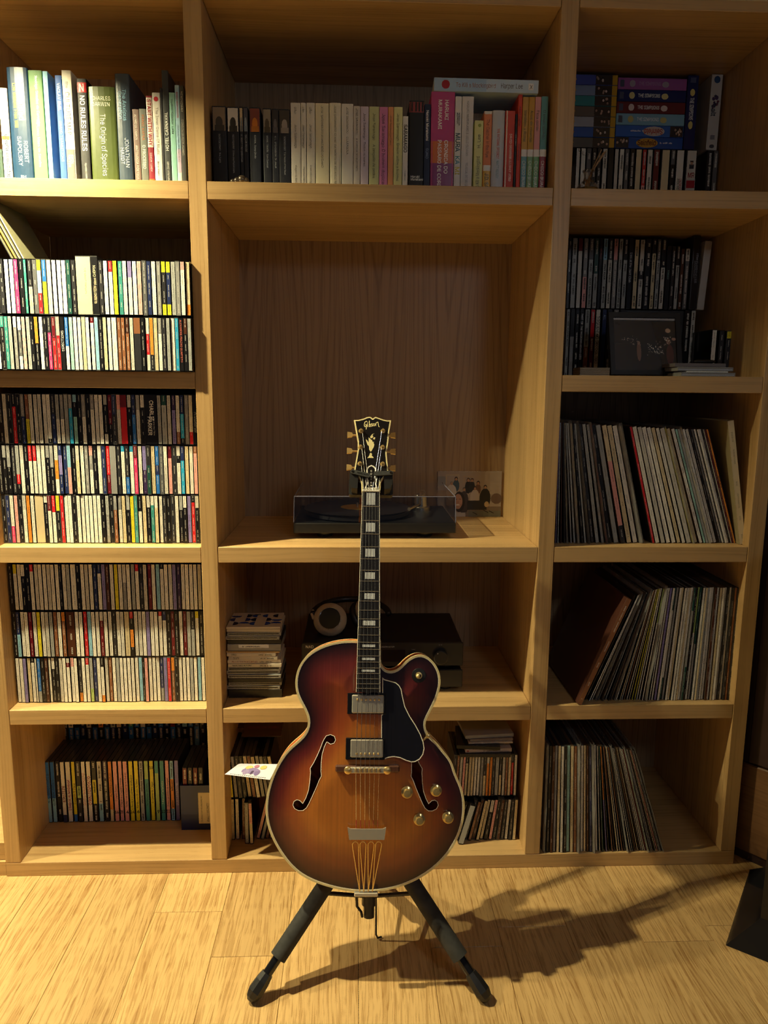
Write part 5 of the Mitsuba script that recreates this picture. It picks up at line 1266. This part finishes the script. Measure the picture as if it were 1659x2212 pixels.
def sheet(poly, step, cfun):
    x0, y0, x1, y1 = poly.bounds
    gx, gy = np.meshgrid(np.arange(x0, x1, step), np.arange(y0, y1, step))
    gp = np.column_stack([gx.ravel(), gy.ravel()])
    inner = poly.buffer(-step * .5)
    gp = gp[contains_xy(inner, gp[:, 0], gp[:, 1])]
    bd = [np.array(r.segmentize(.0022).coords)[:-1] for p in getattr(poly, 'geoms', [poly]) for r in (p.exterior, *p.interiors)]
    pts = np.vstack([gp, *bd])
    tri = Delaunay(pts).simplices
    cen = pts[tri].mean(1)
    tri = tri[contains_xy(poly, cen[:, 0], cen[:, 1])]
    return np.column_stack([pts, cfun(pts)]), tri


tp, tf = sheet(top_poly, .0045, lambda q: c0(q[:, 1]) + arch(q))
cr = np.cross(tp[tf][:, 1] - tp[tf][:, 0], tp[tf][:, 2] - tp[tf][:, 0])[:, 2]
tf[cr > 0] = tf[cr > 0][:, ::-1]
dist = tree.query(tp[:, :2])[0]
up = np.clip((tp[:, 1] - .44) / .20, 0, 1)
burst = np.clip(dist / .135, 0, 1) * (.50 + .50 * up * up * (3 - 2 * up))


def burst_fn(p, n, uv):
    b = uv.x + .05 * (fbm(uv.y * 40, uv.x * 5, 2.0) - .5)
    c = mix((.010, .002, .004), (.095, .010, .009), smoothstep(.0, .24, b))
    c = mix(c, (.27, .055, .012), smoothstep(.20, .50, b))
    c = mix(c, (.46, .155, .022), smoothstep(.45, .85, b))
    return c * (.82 + .32 * fbm(uv.y * 700, p.z * 3, 1.0))


scene['mat_burst'] = P(proc(burst_fn), .22, clearcoat=1.0, clearcoat_gloss=.95)
scene['mat_maple'] = P(proc(lambda p, n, uv: mix((.36, .06, .012), (.55, .16, .02), smoothstep(.3, .7, noise(p.x * 130 + p.z * 130, p.y * 9)))), .2, clearcoat=1.0)
part(GT, 'body_top', (G(tp), tf, np.zeros_like(tp)), 'mat_burst', smooth=True, uv=np.column_stack([burst, tp[:, 0]]))
DEP = .062
def wall(poly, ca, cb):
    q = np.array(poly.exterior.segmentize(.004).coords)
    n = len(q)
    v = np.vstack([np.column_stack([q, ca(q)]), np.column_stack([q, cb(q)])])
    i = np.arange(n - 1)
    return v, np.vstack([np.column_stack([i, i + 1, i + 1 + n]), np.column_stack([i, i + 1 + n, i + n])])
v, f = wall(body_poly, lambda q: c0(q[:, 1]) - .007, lambda q: c0(q[:, 1]) - DEP + .006)
part(GT, 'body_side', (G(v), f, np.zeros_like(v)), 'mat_maple', smooth=True)
v, f = sheet(body_poly, .012, lambda q: c0(q[:, 1]) - DEP - .6 * arch(q))
part(GT, 'body_back', (G(v), f, np.zeros_like(v)), 'mat_maple', smooth=True)


def band(outer, inner, lift, hgt):
    m = MB()
    rp = outer.difference(inner)
    q, t = sheet(rp, .02, lambda z: c0(z[:, 1]) + lift)
    m.mesh(q, t)
    for sgn, pl in ((0, outer), (1, inner)):
        v, f = wall(pl, lambda z: c0(z[:, 1]) + lift, lambda z: c0(z[:, 1]) + lift - (hgt if not sgn else .003))
        m.mesh(v, f)
    return m.move(G)


part(GT, 'binding', band(body_poly.buffer(.0006), body_poly.buffer(-.0036), .0012, .0085), 'mat_ivory')
part(GT, 'purfling', band(body_poly.buffer(-.0037), body_poly.buffer(-.0052), .0008, .002), 'mat_bone')
m = band(body_poly.buffer(.0006), body_poly.buffer(-.0036), .0012, .0085); m.move(lambda v: v - S * gk * GN * (DEP - .006))
part(GT, 'back_binding', m, 'mat_ivory')
for hole in (fl1, fl2):
    q, t = sheet(hole.buffer(.0016).difference(hole), .02, lambda z: c0(z[:, 1]) + arch(z) + .0008)
    part(GT, 'sound_hole_binding', MB().mesh(q, t).move(G), 'mat_bone')
# neck
def loft(rows, n=14):
    v, f = [], []
    for d, hw, ct, depth in rows:
        a = np.linspace(0, math.pi, n)
        v.append(np.column_stack([hw * np.cos(a), np.full(n, d), ct - depth * np.sin(a)]))
    for i in range(len(rows) - 1):
        for j in range(n - 1):
            p = i * n + j
            f += [[p, p + 1, p + 1 + n], [p, p + 1 + n, p + n]]
        f += [[i * n, (i + 1) * n, (i + 2) * n - 1], [i * n, (i + 2) * n - 1, (i + 1) * n - 1]]
    return MB().mesh(np.vstack(v), f).move(G)
pos = [.648 * (1 - 2 ** (-n / 12)) for n in range(23)]
hwid = lambda d: .0215 + .007 * d / pos[22]
part(GT, 'neck', loft([(-.004, .0205, -.006, .017), (.15, hwid(.15) - .001, -.006, .018), (.30, hwid(.3) - .001, -.006, .021), (.345, hwid(.34) - .001, -.006, .034), (.362, .0265, -.006, .060), (.40, .0265, -.006, .03), (.464, .0265, -.006, .014)]), 'mat_maple', smooth=40)
fe = pos[22] + .0085
part(GT, 'fingerboard', MB().prism([(-.0200, 0), (.0200, 0), (hwid(fe) - .0016, fe), (.008, fe), (0, fe + .004), (-.008, fe), (-hwid(fe) + .0016, fe)], -.0062, 0).move(G), 'mat_ebony')
for sg in (-1, 1):
    part(GT, 'fingerboard_binding', MB().prism([(sg * .0200, 0), (sg * .0216, 0), (sg * hwid(fe), fe), (sg * (hwid(fe) - .0016), fe)], -.0064, .0002).move(G), 'mat_bone')
for i in range(1, 23):
    part(GT, 'fret', MB().box((-hwid(pos[i]) + .0008, pos[i] - .0007, -.0005), (hwid(pos[i]) - .0008, pos[i] + .0007, .0012), ch=.0004).move(G), 'mat_steel')
for fr_, sh in ((1, .80), (3, .66), (5, .66), (7, .62), (9, .60), (12, .58), (15, .38), (17, .38), (19, .38)):
    a, b = pos[fr_ - 1], pos[fr_]
    mid_, half, hw_ = (a + b) / 2, (b - a) * sh / 2, hwid(pos[fr_]) * (.49 if fr_ < 10 else .56)
    part(GT, 'block_inlay', MB().box((-hw_, mid_ - half, -.0004), (hw_, mid_ + half, .00035)).move(G), 'mat_pearl')
part(GT, 'nut', MB().box((-.0212, -.0045, -.004), (.0212, .0006, .0022), ch=.0006).move(G), 'mat_bone')
# headstock, tilted back
tb = math.radians(14)
HS = lambda q: G(np.column_stack([q[:, 0], -q[:, 1] * math.cos(tb) - q[:, 2] * math.sin(tb) * -1 * -1, -q[:, 1] * math.sin(tb) + q[:, 2] * math.cos(tb)]))
hp = Polygon(HEAD).buffer(0)
part(GT, 'headstock', MB().prism(hp.buffer(-.0006), -.015, -.0006).move(HS), 'mat_maple')
part(GT, 'headstock_veneer', MB().prism(hp.buffer(-.0034), -.0012, .0002).move(HS), 'mat_black_gloss')
part(GT, 'headstock_binding', MB().prism(hp.difference(hp.buffer(-.0034)), -.006, .0006).move(HS), 'mat_ivory')
ZH = lambda l: [((x - 787) * .0001392 + .0015 * 0, (1352 - y) * .0001716) for x, y in l]
strokes = [[(705, 262), (690, 253), (668, 266), (655, 298), (655, 330), (668, 345), (685, 335), (692, 308), (680, 306)], [(692, 308), (694, 345), (690, 384)], [(712, 300), (712, 335), (722, 341)], [(712, 281), (713, 283)], [(745, 245), (745, 335), (758, 341), (771, 325), (765, 300), (748, 306)], [(800, 290), (785, 291), (783, 304), (797, 312), (800, 328), (785, 336)],
           [(830 + 16 * math.cos(a), 308 + 18 * math.sin(a)) for a in np.linspace(0, 6.3, 13)], [(862, 325), (863, 285), (880, 270), (900, 262), (908, 300), (913, 332), (925, 340)]]
m = MB()
from shapely import union_all
m.prism(union_all([LineString(ZH(q)).buffer(.00095) for q in strokes]), .0002, .0005)
part(GT, 'logo_lettering', m.move(HS), 'mat_ivory')
fpot = [[(715, 840), (830, 838), (820, 822), (795, 800), (800, 775), (780, 755), (763, 765), (755, 790), (738, 820)], [(722, 625), (745, 660), (747, 700), (765, 737), (785, 737), (808, 700), (832, 660), (838, 618), (812, 590), (800, 560), (770, 540), (735, 512), (738, 570)], [(685, 543), (718, 566), (738, 612), (722, 645), (700, 590)], [(836, 450), (800, 458), (780, 486), (764, 498), (770, 526), (800, 522), (822, 500), (805, 484), (812, 466)], [(835, 505), (845, 516), (860, 515), (848, 530), (848, 553), (830, 538), (812, 546), (820, 525)], [(800, 600), (832, 575), (826, 600), (806, 630)]]
m = MB()
for q in fpot:
    m.prism(Polygon(ZH(q)).buffer(0), .0002, .0005)
part(GT, 'flower_inlay', m.move(HS), 'mat_ivory')
tr = Polygon([(-.0116, .0592), (-.006, .066), (.0003, .0690), (.007, .066), (.0124, .0596), (.0127, .0191), (.0165, .0064), (-.0162, .0058), (-.0111, .0187)])
part(GT, 'truss_cover', MB().prism(tr, .0002, .0014).move(HS), 'mat_bone')
part(GT, 'truss_cover_face', MB().prism(tr.buffer(-.0034), .0014, .0017).move(HS), 'mat_black_gloss')
m = MB()
for i, ch_ in enumerate('CUSTOM'):
    v, f = glyphs(ch_, True)
    m.mesh(np.column_stack([v[:, 0] * .0042 - .0016, .0505 - i * .0076 + v[:, 1] * .0042, np.full(len(v), .0019)]), f, lin('#e8e4d8'))
part(GT, 'cover_lettering', m.move(HS), 'vc_satin')
hsp = lambda a, b, c: HS(np.array([[a, b, c]]))[0]
hn = hsp(0, 0, 1) - hsp(0, 0, 0); hn /= np.linalg.norm(hn)
posts = [(-.0262, .1600), (-.0268, .1160), (-.0275, .0712), (.0285, .1610), (.0278, .1164), (.0280, .0714)]
for i, (a, b) in enumerate(posts):
    sg = -1 if a < 0 else 1
    part(GT, 'tuner_post', MB().lathe([(.0001, .0105), (.0028, .0105), (.0032, .0095), (.0030, .004), (.0052, .0036), (.0058, .001), (.0060, 0)], hsp(a, b, 0), hn, n=20), 'mat_gold', smooth=40)
    part(GT, 'tuner_shaft', MB().tube([hsp(a, b - .002, -.018), hsp(sg * .047, b - .002, -.018)], .0022, n=8), 'mat_gold')
    k_ = (-1, .7, .9, -.9, .4, .8)[i]
    tri_ = [(sg * .0455, b - .003), (sg * .0485, b - .0075), (sg * .0605, b - .0092), (sg * .0605, b + .0062), (sg * .0485, b + .0045)]
    part(GT, 'tuner_button', MB().prism(tri_, -.0205, -.0155).move(HS), 'mat_gold')
# strings
ba = np.linspace(-.0255, .0278, 6)
na = np.linspace(-.0172, .0172, 6)
hp_of = [2, 1, 0, 3, 4, 5]
for i in range(6):
    r_ = (.00062, .00054, .00045, .00036, .00030, .00028)[i]
    pa, pb = posts[hp_of[i]]
    p_ = [hsp(pa + (.003 if pa < 0 else -.003), pb, .004), g1(na[i], -.002, .0022), g1(ba[i], .6488, .0035), g1(ba[i] * .93 + .001, .787, -.022)]
    part(GT, 'string', MB().tube([p_[0], p_[1]], r_, n=6).tube([p_[1], p_[2]], r_, n=6).tube([p_[2], p_[3]], r_, n=6), 'mat_steel')
    part(GT, 'string_silk', MB().tube([g1(ba[i] * .935 + .001, .768, -.0185), p_[3]], r_ * 1.5, lin('#a02830'), n=6), 'vc_satin')
# pickups, guard, bridge, tailpiece, knobs, switch
for (x0_, x1_, y0_, y1_), (rx0, rx1, ry0, ry1), zc_, row_ in (((-.0375, .0380, .4822, .5245), (-.0478, .0434, .4785, .5268), -.0075, .4925), ((-.0390, .0375, .5846, .6255), (-.0500, .0415, .5820, .6310), -.0085, .6165)):
    part(GT, 'pickup_ring', MB().box((rx0, ry0, zc_ - .016), (rx1, ry1, zc_ - .004), ch=.001).move(G), 'mat_black_gloss')
    part(GT, 'pickup_cover', MB().box((x0_, y0_, zc_ - .010), (x1_, y1_, zc_), ch=.0022).move(G), 'mat_nickel')
    for i in range(6):
        part(GT, 'pole_screw', MB().lathe([(.0001, .0016), (.0020, .0013), (.0026, 0)], g1(ba[i] * .95, row_, zc_), GN, n=12), 'mat_gold', smooth=True)
gp_ = Polygon(GUARD).buffer(.001).buffer(-.001)
part(GT, 'pickguard', MB().prism(gp_.buffer(-.0022), -.0165, -.0137).move(G), 'mat_guard')
part(GT, 'pickguard_edge', MB().prism(gp_.difference(gp_.buffer(-.0022)), -.0165, -.0134).move(G), 'mat_bone')
scene['mat_guard'] = P((.006, .006, .011), .18, clearcoat=.5)
part(GT, 'guard_clamp', MB().tube([g1(.128, .590, -.018), g1(.146, .578, -.030), g1(.149, .577, -.052)], .0022, n=8).lathe([(.0001, .007), (.0045, .006), (.005, 0)], g1(.144, .579, -.030), GN, n=14), 'mat_gold')
part(GT, 'bridge_base', MB().box((-.0735, .6445, -.034), (.0767, .6600, -.0130), ch=.003).move(G), 'mat_rosewood')
scene['mat_rosewood'] = P((.09, .035, .020), .35)
part(GT, 'bridge', MB().box((-.046, .6465, -.0130), (.049, .6600, -.0035), ch=.002).move(G), 'mat_nickel')
for i in range(6):
    part(GT, 'bridge_saddle', MB().box((ba[i] - .0032, .6478, -.004), (ba[i] + .0032, .6575, .0028), ch=.0012).move(G), 'mat_gold')
for a in (-.044, .047):
    part(GT, 'bridge_wheel', MB().lathe([(.0001, .0040), (.0075, .0035), (.0085, 0)], g1(a, .6535, -.0060), GN, n=20), 'mat_gold', smooth=True)
part(GT, 'tailpiece_bar', MB().prism([(-.0430, .7850), (-.036, .7885), (.039, .7885), (.0468, .7850), (.0432, .8125), (-.0385, .8125)], -.0245, -.0185).move(G), 'mat_nickel')
gcx = .0022
for cx in (-.026, -.0085, .0105, .028):
    loop = []
    for t in np.linspace(0, 1, 23):
        if t < .4:
            u = t / .4; loop.append((cx * (.55 + .45 * u) - .0072 * u, .938 - u * .112))
        elif t < .6:
            a = (t - .4) / .2 * math.pi; loop.append((cx - .0072 * math.cos(a), .826 - .0075 * math.sin(a)))
        else:
            u = (1 - t) / .4; loop.append((cx * (.55 + .45 * u) + .0072 * u, .938 - u * .112))
    part(GT, 'tailpiece_loop', MB().tube([g1(gcx + x, y, -.026 - (y - .82) * .18) for x, y in loop], .00115, n=8), 'mat_gold', smooth=True)
part(GT, 'tailpiece_hinge', MB().box((-.0250, .9395, -.058), (.0310, .9490, -.044), ch=.002).move(G), 'mat_nickel')
for a, d in ((.0949, .7068), (.1643, .7055), (.1247, .77), (.1942, .7694)):
    b_ = float(arch(np.array([[a, d]]))[0]) + c0(d)
    part(GT, 'knob', MB().lathe([(.0001, .0185), (.0072, .0180), (.0080, .0160), (.0085, .0085), (.0125, .0070), (.0130, .002), (.0130, 0)], g1(a, d, b_), GN, n=32), 'mat_goldcap', smooth=35)
scene['mat_goldcap'] = P((.58, .42, .16), .18, .7, clearcoat=1.0)
b_ = float(arch(np.array([[.1207, .4375]]))[0]) + c0(.4375)
part(GT, 'switch_washer', MB().lathe([(.0050, .0022), (.0150, .0016), (.0158, 0)], g1(.1207, .4375, b_), GN, n=30), 'mat_black', smooth=35)
part(GT, 'switch_nut', MB().lathe([(.0040, .006), (.0072, .0055), (.0076, .002)], g1(.1207, .4375, b_), GN, n=24), 'mat_gold', smooth=35)
part(GT, 'switch_tip', MB().tube([g1(.1207, .4375, b_), g1(.1175, .4368, b_ + .016)], [.0022, .0042], n=12), 'mat_ivory', smooth=True)

# ---------------------------------------------------------------- the stand
ST = thing('guitar_stand', 'black tripod guitar stand with foam sleeved legs and a cradle at the headstock', 'guitar stand')
V = lambda *p: np.array(p) * S
mast = lambda z: V(-.0305 + .006 * (z - .1), -.323 + .2203 * (z - .102), z)
part(ST, 'mast', MB().tube([mast(.100), mast(.62)], .0125, n=20), 'mat_black', smooth=40)
part(ST, 'upper_mast', MB().tube([mast(.60), mast(1.17)], .0085, n=16), 'mat_black', smooth=40)
part(ST, 'height_clutch', MB().tube([mast(.60), mast(.615), mast(.70), mast(.715)], [.014, .023, .023, .012], n=20), 'mat_black', smooth=40)
hub, brace = mast(.345), mast(.150)
part(ST, 'leg_hub', MB().tube([mast(.315), mast(.375)], .024, n=20), 'mat_black', smooth=40)
part(ST, 'brace_collar', MB().tube([mast(.130), mast(.170)], .0165, n=20), 'mat_black', smooth=40)
for fx, fy in ((-.312, -.478), (.247, -.494), (-.02, -.035)):
    ft_ = V(fx, fy, .014)
    dr_ = hub - ft_
    at_ = lambda t: ft_ + dr_ * t
    n_ = dr_ / np.linalg.norm(dr_)
    lg = part(ST, 'leg', MB().tube([at_(.02), at_(1)], .0105, n=16), 'mat_black_gloss', smooth=40)
    part(lg, 'foam_sleeve', MB().tube([at_(.205), at_(.208), at_(.80), at_(.803)], [.012, .0185, .0185, .012], n=20), 'mat_foam', smooth=40)
    part(lg, 'rubber_foot', MB().tube([at_(-.015), at_(0), at_(.03), at_(.085), at_(.125), at_(.127)], [.007, .0135, .0180, .0165, .0135, .0105], n=8), 'mat_black')
    part(ST, 'brace', MB().tube([brace, at_(.56)], .0045, n=10), 'mat_black')
part(ST, 'release_lever', MB().tube([mast(.15) + [-.03, -.012, .02], mast(.14) + [-.028, -.014, -.004], mast(.135) + [-.018, -.016, -.012], mast(.128) + [-.016, -.012, -.020]], .003, n=8), 'mat_black')
part(ST, 'support_wire', MB().tube([V(-.012, -.300, .150), V(-.011, -.290, .02), V(-.006, -.286, .006), V(.004, -.28, .004)], .0022, n=8), 'mat_black')
# cradle: two upright blocks behind the headstock neck with swinging flaps in front
yk = hsp(0, .030, -.045)
part(ST, 'cradle_neck', MB().tube([mast(1.165), yk + [0, .03, -.02], yk + [0, .015, -.005]], .011, n=14), 'mat_black', smooth=40)
part(ST, 'cradle_bar', MB().prism(Polygon([(-.048, .010), (.049, .010), (.049, .042), (-.048, .042)]).buffer(.006), -.052, -.034).move(HS), 'mat_black')
for sg in (-1, 1):
    blk = Polygon([(sg * .0335, .006), (sg * .046, .008), (sg * .0505, .020), (sg * .0515, .045), (sg * .040, .047), (sg * .032, .038)])
    part(ST, 'cradle_arm', MB().prism(blk.buffer(.001), -.040, .004).move(HS), 'mat_black')
    a, b, c, d = ((-.0445, .0468), (-.0070, .0380)) [0] + ((-.0445, .0468), (-.0070, .0380))[1] if sg < 0 else (.0480, .0455, .0110, .0430)
    flp = part(ST, 'cradle_flap', MB().prism(LineString([(a, b), (c, d)]).buffer(.0054), .0050, .0105).move(HS), 'mat_foam')
    part(flp, 'flap_screw', MB().lathe([(.0001, .001), (.0028, .001), (.0034, 0)], hsp(a, b, .0105), hn, n=16), 'mat_black_gloss')
v, f = glyphs('HERCULES', True)
v = v * .0040; an = math.atan2(.0380 - .0468, .0375)
q = np.column_stack([-.034 + v[:, 0] * math.cos(an) - v[:, 1] * math.sin(an), .0424 + v[:, 0] * math.sin(an) + v[:, 1] * math.cos(an), np.full(len(v), .0109)])
part(ST, 'flap_lettering', MB().mesh(q, f).move(HS), 'mat_black_gloss')

# ---------------------------------------------------------------- record player, printed photo, floor speaker, trinket
TT = thing('turntable', 'black record player under a smoky clear dust cover behind the guitar neck', 'record player')
YT = .115 * S
xa, xb = at(634, 1140, Y=YT)[0], at(985, 1140, Y=YT)[0]
zp0, zp1, zcv = at(810, 1152, Y=YT)[2], at(810, 1130, Y=YT)[2], at(810, 1073, Y=YT)[2]
part(TT, 'plinth', MB().box((xa, YT, zp0), (xb, YT + .30, zp1), ch=.002), 'mat_black')
for x in (at(700, 1160, Y=YT)[0], at(920, 1160, Y=YT)[0]):
    for y in (YT + .045, YT + .25):
        part(TT, 'foot', MB().lathe([(.0001, 0), (.020, 0), (.022, .004), (.019, .007), (.019, zp0 - ZB[2])], (x, y, ZB[2] + .0003), (0, 0, 1), n=24), 'mat_dvd', smooth=40)
pc_ = np.array([at(772, 1100, Y=YT + .15)[0], YT + .150, zp1])
part(TT, 'platter', MB().lathe([(.0001, .016), (.145, .016), (.147, .013), (.147, .004), (.0001, .004)], pc_, (0, 0, 1), n=64), 'mat_dvd', smooth=30)
part(TT, 'vinyl_record', MB().lathe([(.0001, .0195), (.149, .0195), (.151, .0185), (.149, .0175), (.0001, .0175)], pc_, (0, 0, 1), n=64), 'mat_black_gloss', smooth=30)
part(TT, 'record_label', MB().lathe([(.0001, .0200), (.048, .0200), (.048, .0195)], pc_, (0, 0, 1), lin('#d8a838'), n=40), 'vc_satin')
part(TT, 'spindle', MB().tube([pc_ + [0, 0, .02], pc_ + [0, 0, .032]], .003, n=10), 'mat_steel')
tb_ = np.array([at(908, 1100, Y=YT + .2)[0], YT + .22, zp1])
part(TT, 'tonearm_base', MB().lathe([(.0001, .046), (.016, .046), (.020, .040), (.022, .012), (.030, .010), (.030, 0)], tb_, (0, 0, 1), n=28), 'mat_steel', smooth=40)
part(TT, 'tonearm', MB().tube([tb_ + [.012, .03, .048], tb_ + [0, 0, .050], tb_ + [-.012, -.13, .036], tb_ + [-.045, -.175, .030]], [.009, .005, .004, .005], n=10), 'mat_steel', smooth=40)
CV = part(TT, 'dust_cover', MB().quad([(xa, YT, zp1 + .001), (xb, YT, zp1 + .001), (xb - .003, YT + .002, zcv), (xa + .003, YT + .002, zcv)]).quad([(xa + .003, YT + .002, zcv), (xb - .003, YT + .002, zcv), (xb - .003, YT + .30, zcv), (xa + .003, YT + .30, zcv)]).quad([(xa, YT + .30, zp1 + .001), (xa, YT, zp1 + .001), (xa + .003, YT + .002, zcv), (xa + .003, YT + .30, zcv)]).quad([(xb, YT, zp1 + .001), (xb, YT + .30, zp1 + .001), (xb - .003, YT + .30, zcv), (xb - .003, YT + .002, zcv)]).quad([(xb, YT + .30, zp1 + .001), (xa, YT + .30, zp1 + .001), (xa + .003, YT + .30, zcv), (xb - .003, YT + .30, zcv)]), 'mat_acrylic')
m = MB()
for p, q in (((xa + .001, YT, zp1 + .002), (xa + .003, YT + .002, zcv)), ((xb - .001, YT, zp1 + .002), (xb - .003, YT + .002, zcv)), ((xa + .003, YT + .002, zcv), (xb - .003, YT + .002, zcv)), ((xa + .003, YT + .002, zcv), (xa + .003, YT + .30, zcv)), ((xb - .003, YT + .002, zcv), (xb - .003, YT + .30, zcv))):
    m.tube([p, q], .0013, lin('#70748c'), 6)
part(TT, 'cover_edge', m, 'vc_gloss')
PH = thing('photo_print', 'printed group photo of people leaning in the corner behind the record player', 'photo')
yq = D - .013
A_, B_ = at(946, 1018, Y=yq), at(1084, 1119, Y=yq)
B_[2] = ZB[2] + .0005
pw, phh = at(1083, 1060, Y=yq)[0] - A_[0], A_[2] - B_[2]
part(PH, 'board', MB().box((A_[0], yq, B_[2]), (A_[0] + pw, yq + .004, A_[2])), 'mat_white')
m = MB()
X_ = lambda x: A_[0] + pw * (x - 1112) / 463
Z_ = lambda y: A_[2] - phh * (y - 57) / 340
lay = [0]
def pbox(x0, x1, y0, y1, c):
    lay[0] += 1; face(m, X_(x0), X_(x1), Z_(y1), Z_(y0), lin(c), y=yq, off=.0002 + lay[0] * .00003)
def pov(x, y, rx, ry, c):
    lay[0] += 1; m.mesh(np.array([[X_(x + rx * math.cos(a)), yq - .0002 - lay[0] * .00003, Z_(y + ry * math.sin(a))] for a in np.linspace(0, 6.2832, 17)[:-1]]), [[0, i + 1, i] for i in range(1, 15)], lin(c))
pbox(1112, 1575, 57, 397, '#a89a90'); pbox(1112, 1168, 95, 200, '#8c8c90'); pbox(1170, 1268, 80, 152, '#b8a890'); pbox(1178, 1260, 88, 152, '#a89c94'); pbox(1300, 1366, 92, 150, '#b09c84'); pbox(1306, 1360, 98, 150, '#a0948c'); pbox(1290, 1575, 320, 397, '#7c6c60')
for hx, hy, bw_, bh_, bc, hc in ((1245, 112, 24, 45, '#40586c', '#2c1c18'), (1333, 120, 24, 48, '#1a1c24', '#2c2420'), (1360, 122, 22, 45, '#20222c', '#3c2c24'), (1405, 142, 20, 40, '#6c4c40', '#30201c'), (1212, 145, 38, 60, '#c8c4c0', '#8c8480'), (1305, 190, 34, 90, '#3c3438', '#5c5048'), (1383, 182, 34, 60, '#c0b8b4', '#241a18'), (1457, 172, 40, 75, '#16181c', '#20181a')):
    pov(hx, hy + bh_ * 1.15, bw_, bh_, bc); pov(hx, hy, 12, 15, hc); pov(hx, hy + 4, 9, 11, '#b08870')
pbox(1330, 1470, 275, 345, '#1c1e28'); pov(1540, 260, 40, 40, '#6c5850'); pov(1470, 303, 17, 22, '#c0a888'); pbox(1340, 1575, 352, 397, '#6c6c60')
for a, b in ((1370, 360), (1450, 345), (1490, 350)):
    lay[0] += 1; m.mesh([[X_(a), yq - .0002 - lay[0] * .00003, Z_(b)], [X_(a + 34), yq - .0002 - lay[0] * .00003, Z_(b + 18)], [X_(a + 32), yq - .0002 - lay[0] * .00003, Z_(b + 23)], [X_(a - 2), yq - .0002 - lay[0] * .00003, Z_(b + 5)]], [[0, 2, 1], [0, 3, 2]], lin('#201818'))
pov(1270, 285, 42, 78, '#241a1a'); pov(1262, 282, 32, 58, '#b88c78'); pov(1260, 308, 14, 6, '#e0d4cc'); pov(1250, 265, 4, 3, '#2c1c18'); pov(1275, 265, 4, 3, '#2c1c18'); pov(1262, 286, 4, 8, '#a47864'); pbox(1236, 1318, 366, 397, '#b8b0ac')
part(PH, 'picture_print', m, 'vc_satin')
SP = thing('floor_speaker', 'tall black floor standing speaker on a sloped plinth beside the bookcase end', 'speaker')
e1, e2 = np.array([.605, .796]), np.array([.796, -.605])
F0 = np.array([.914, -.331]) * S
def sbox(a0, a1, b0, b1, z0, a2, a3, b2, b3, z1):
    P8 = [[a0, b0, z0], [a1, b0, z0], [a1, b1, z0], [a0, b1, z0], [a2, b2, z1], [a3, b2, z1], [a3, b3, z1], [a2, b3, z1]]
    h = trimesh.convex.convex_hull(np.array(P8)); fv = h.vertices[h.faces].reshape(-1, 3)
    fv = np.column_stack([F0[0] + fv[:, 0] * e1[0] + fv[:, 1] * e2[0], F0[1] + fv[:, 0] * e1[1] + fv[:, 1] * e2[1], fv[:, 2]])
    return MB().mesh(fv, np.arange(len(fv)).reshape(-1, 3))
part(SP, 'plinth', sbox(0, .34, 0, .36, .0005, .07, .31, .06, .32, .055), 'mat_black_gloss')
part(SP, 'cabinet', sbox(.07, .31, .06, .32, .0555, .07, .31, .06, .32, .98), 'mat_black_gloss')
TK = thing('trinket', 'small dark glossy figurine lying in front of the black classic paperbacks', 'figurine')
tx = at(520, 388, Y=.030)
m = MB()
for dx, dz, r_ in ((-.018, .0065, .006), (-.008, .0085, .008), (.004, .0110, .0105), (.013, .0085, .008)):
    m.lathe([(r_ * math.sin(t) + 1e-5, -r_ * math.cos(t)) for t in np.linspace(0, math.pi, 9)], (tx[0] + dx, .026, ZB[4] + dz + .0004), (1, 0, .2), n=14)
part(TK, 'body', m, 'mat_nickel_dark', smooth=True)
scene['mat_nickel_dark'] = P((.16, .13, .10), .25, .8)
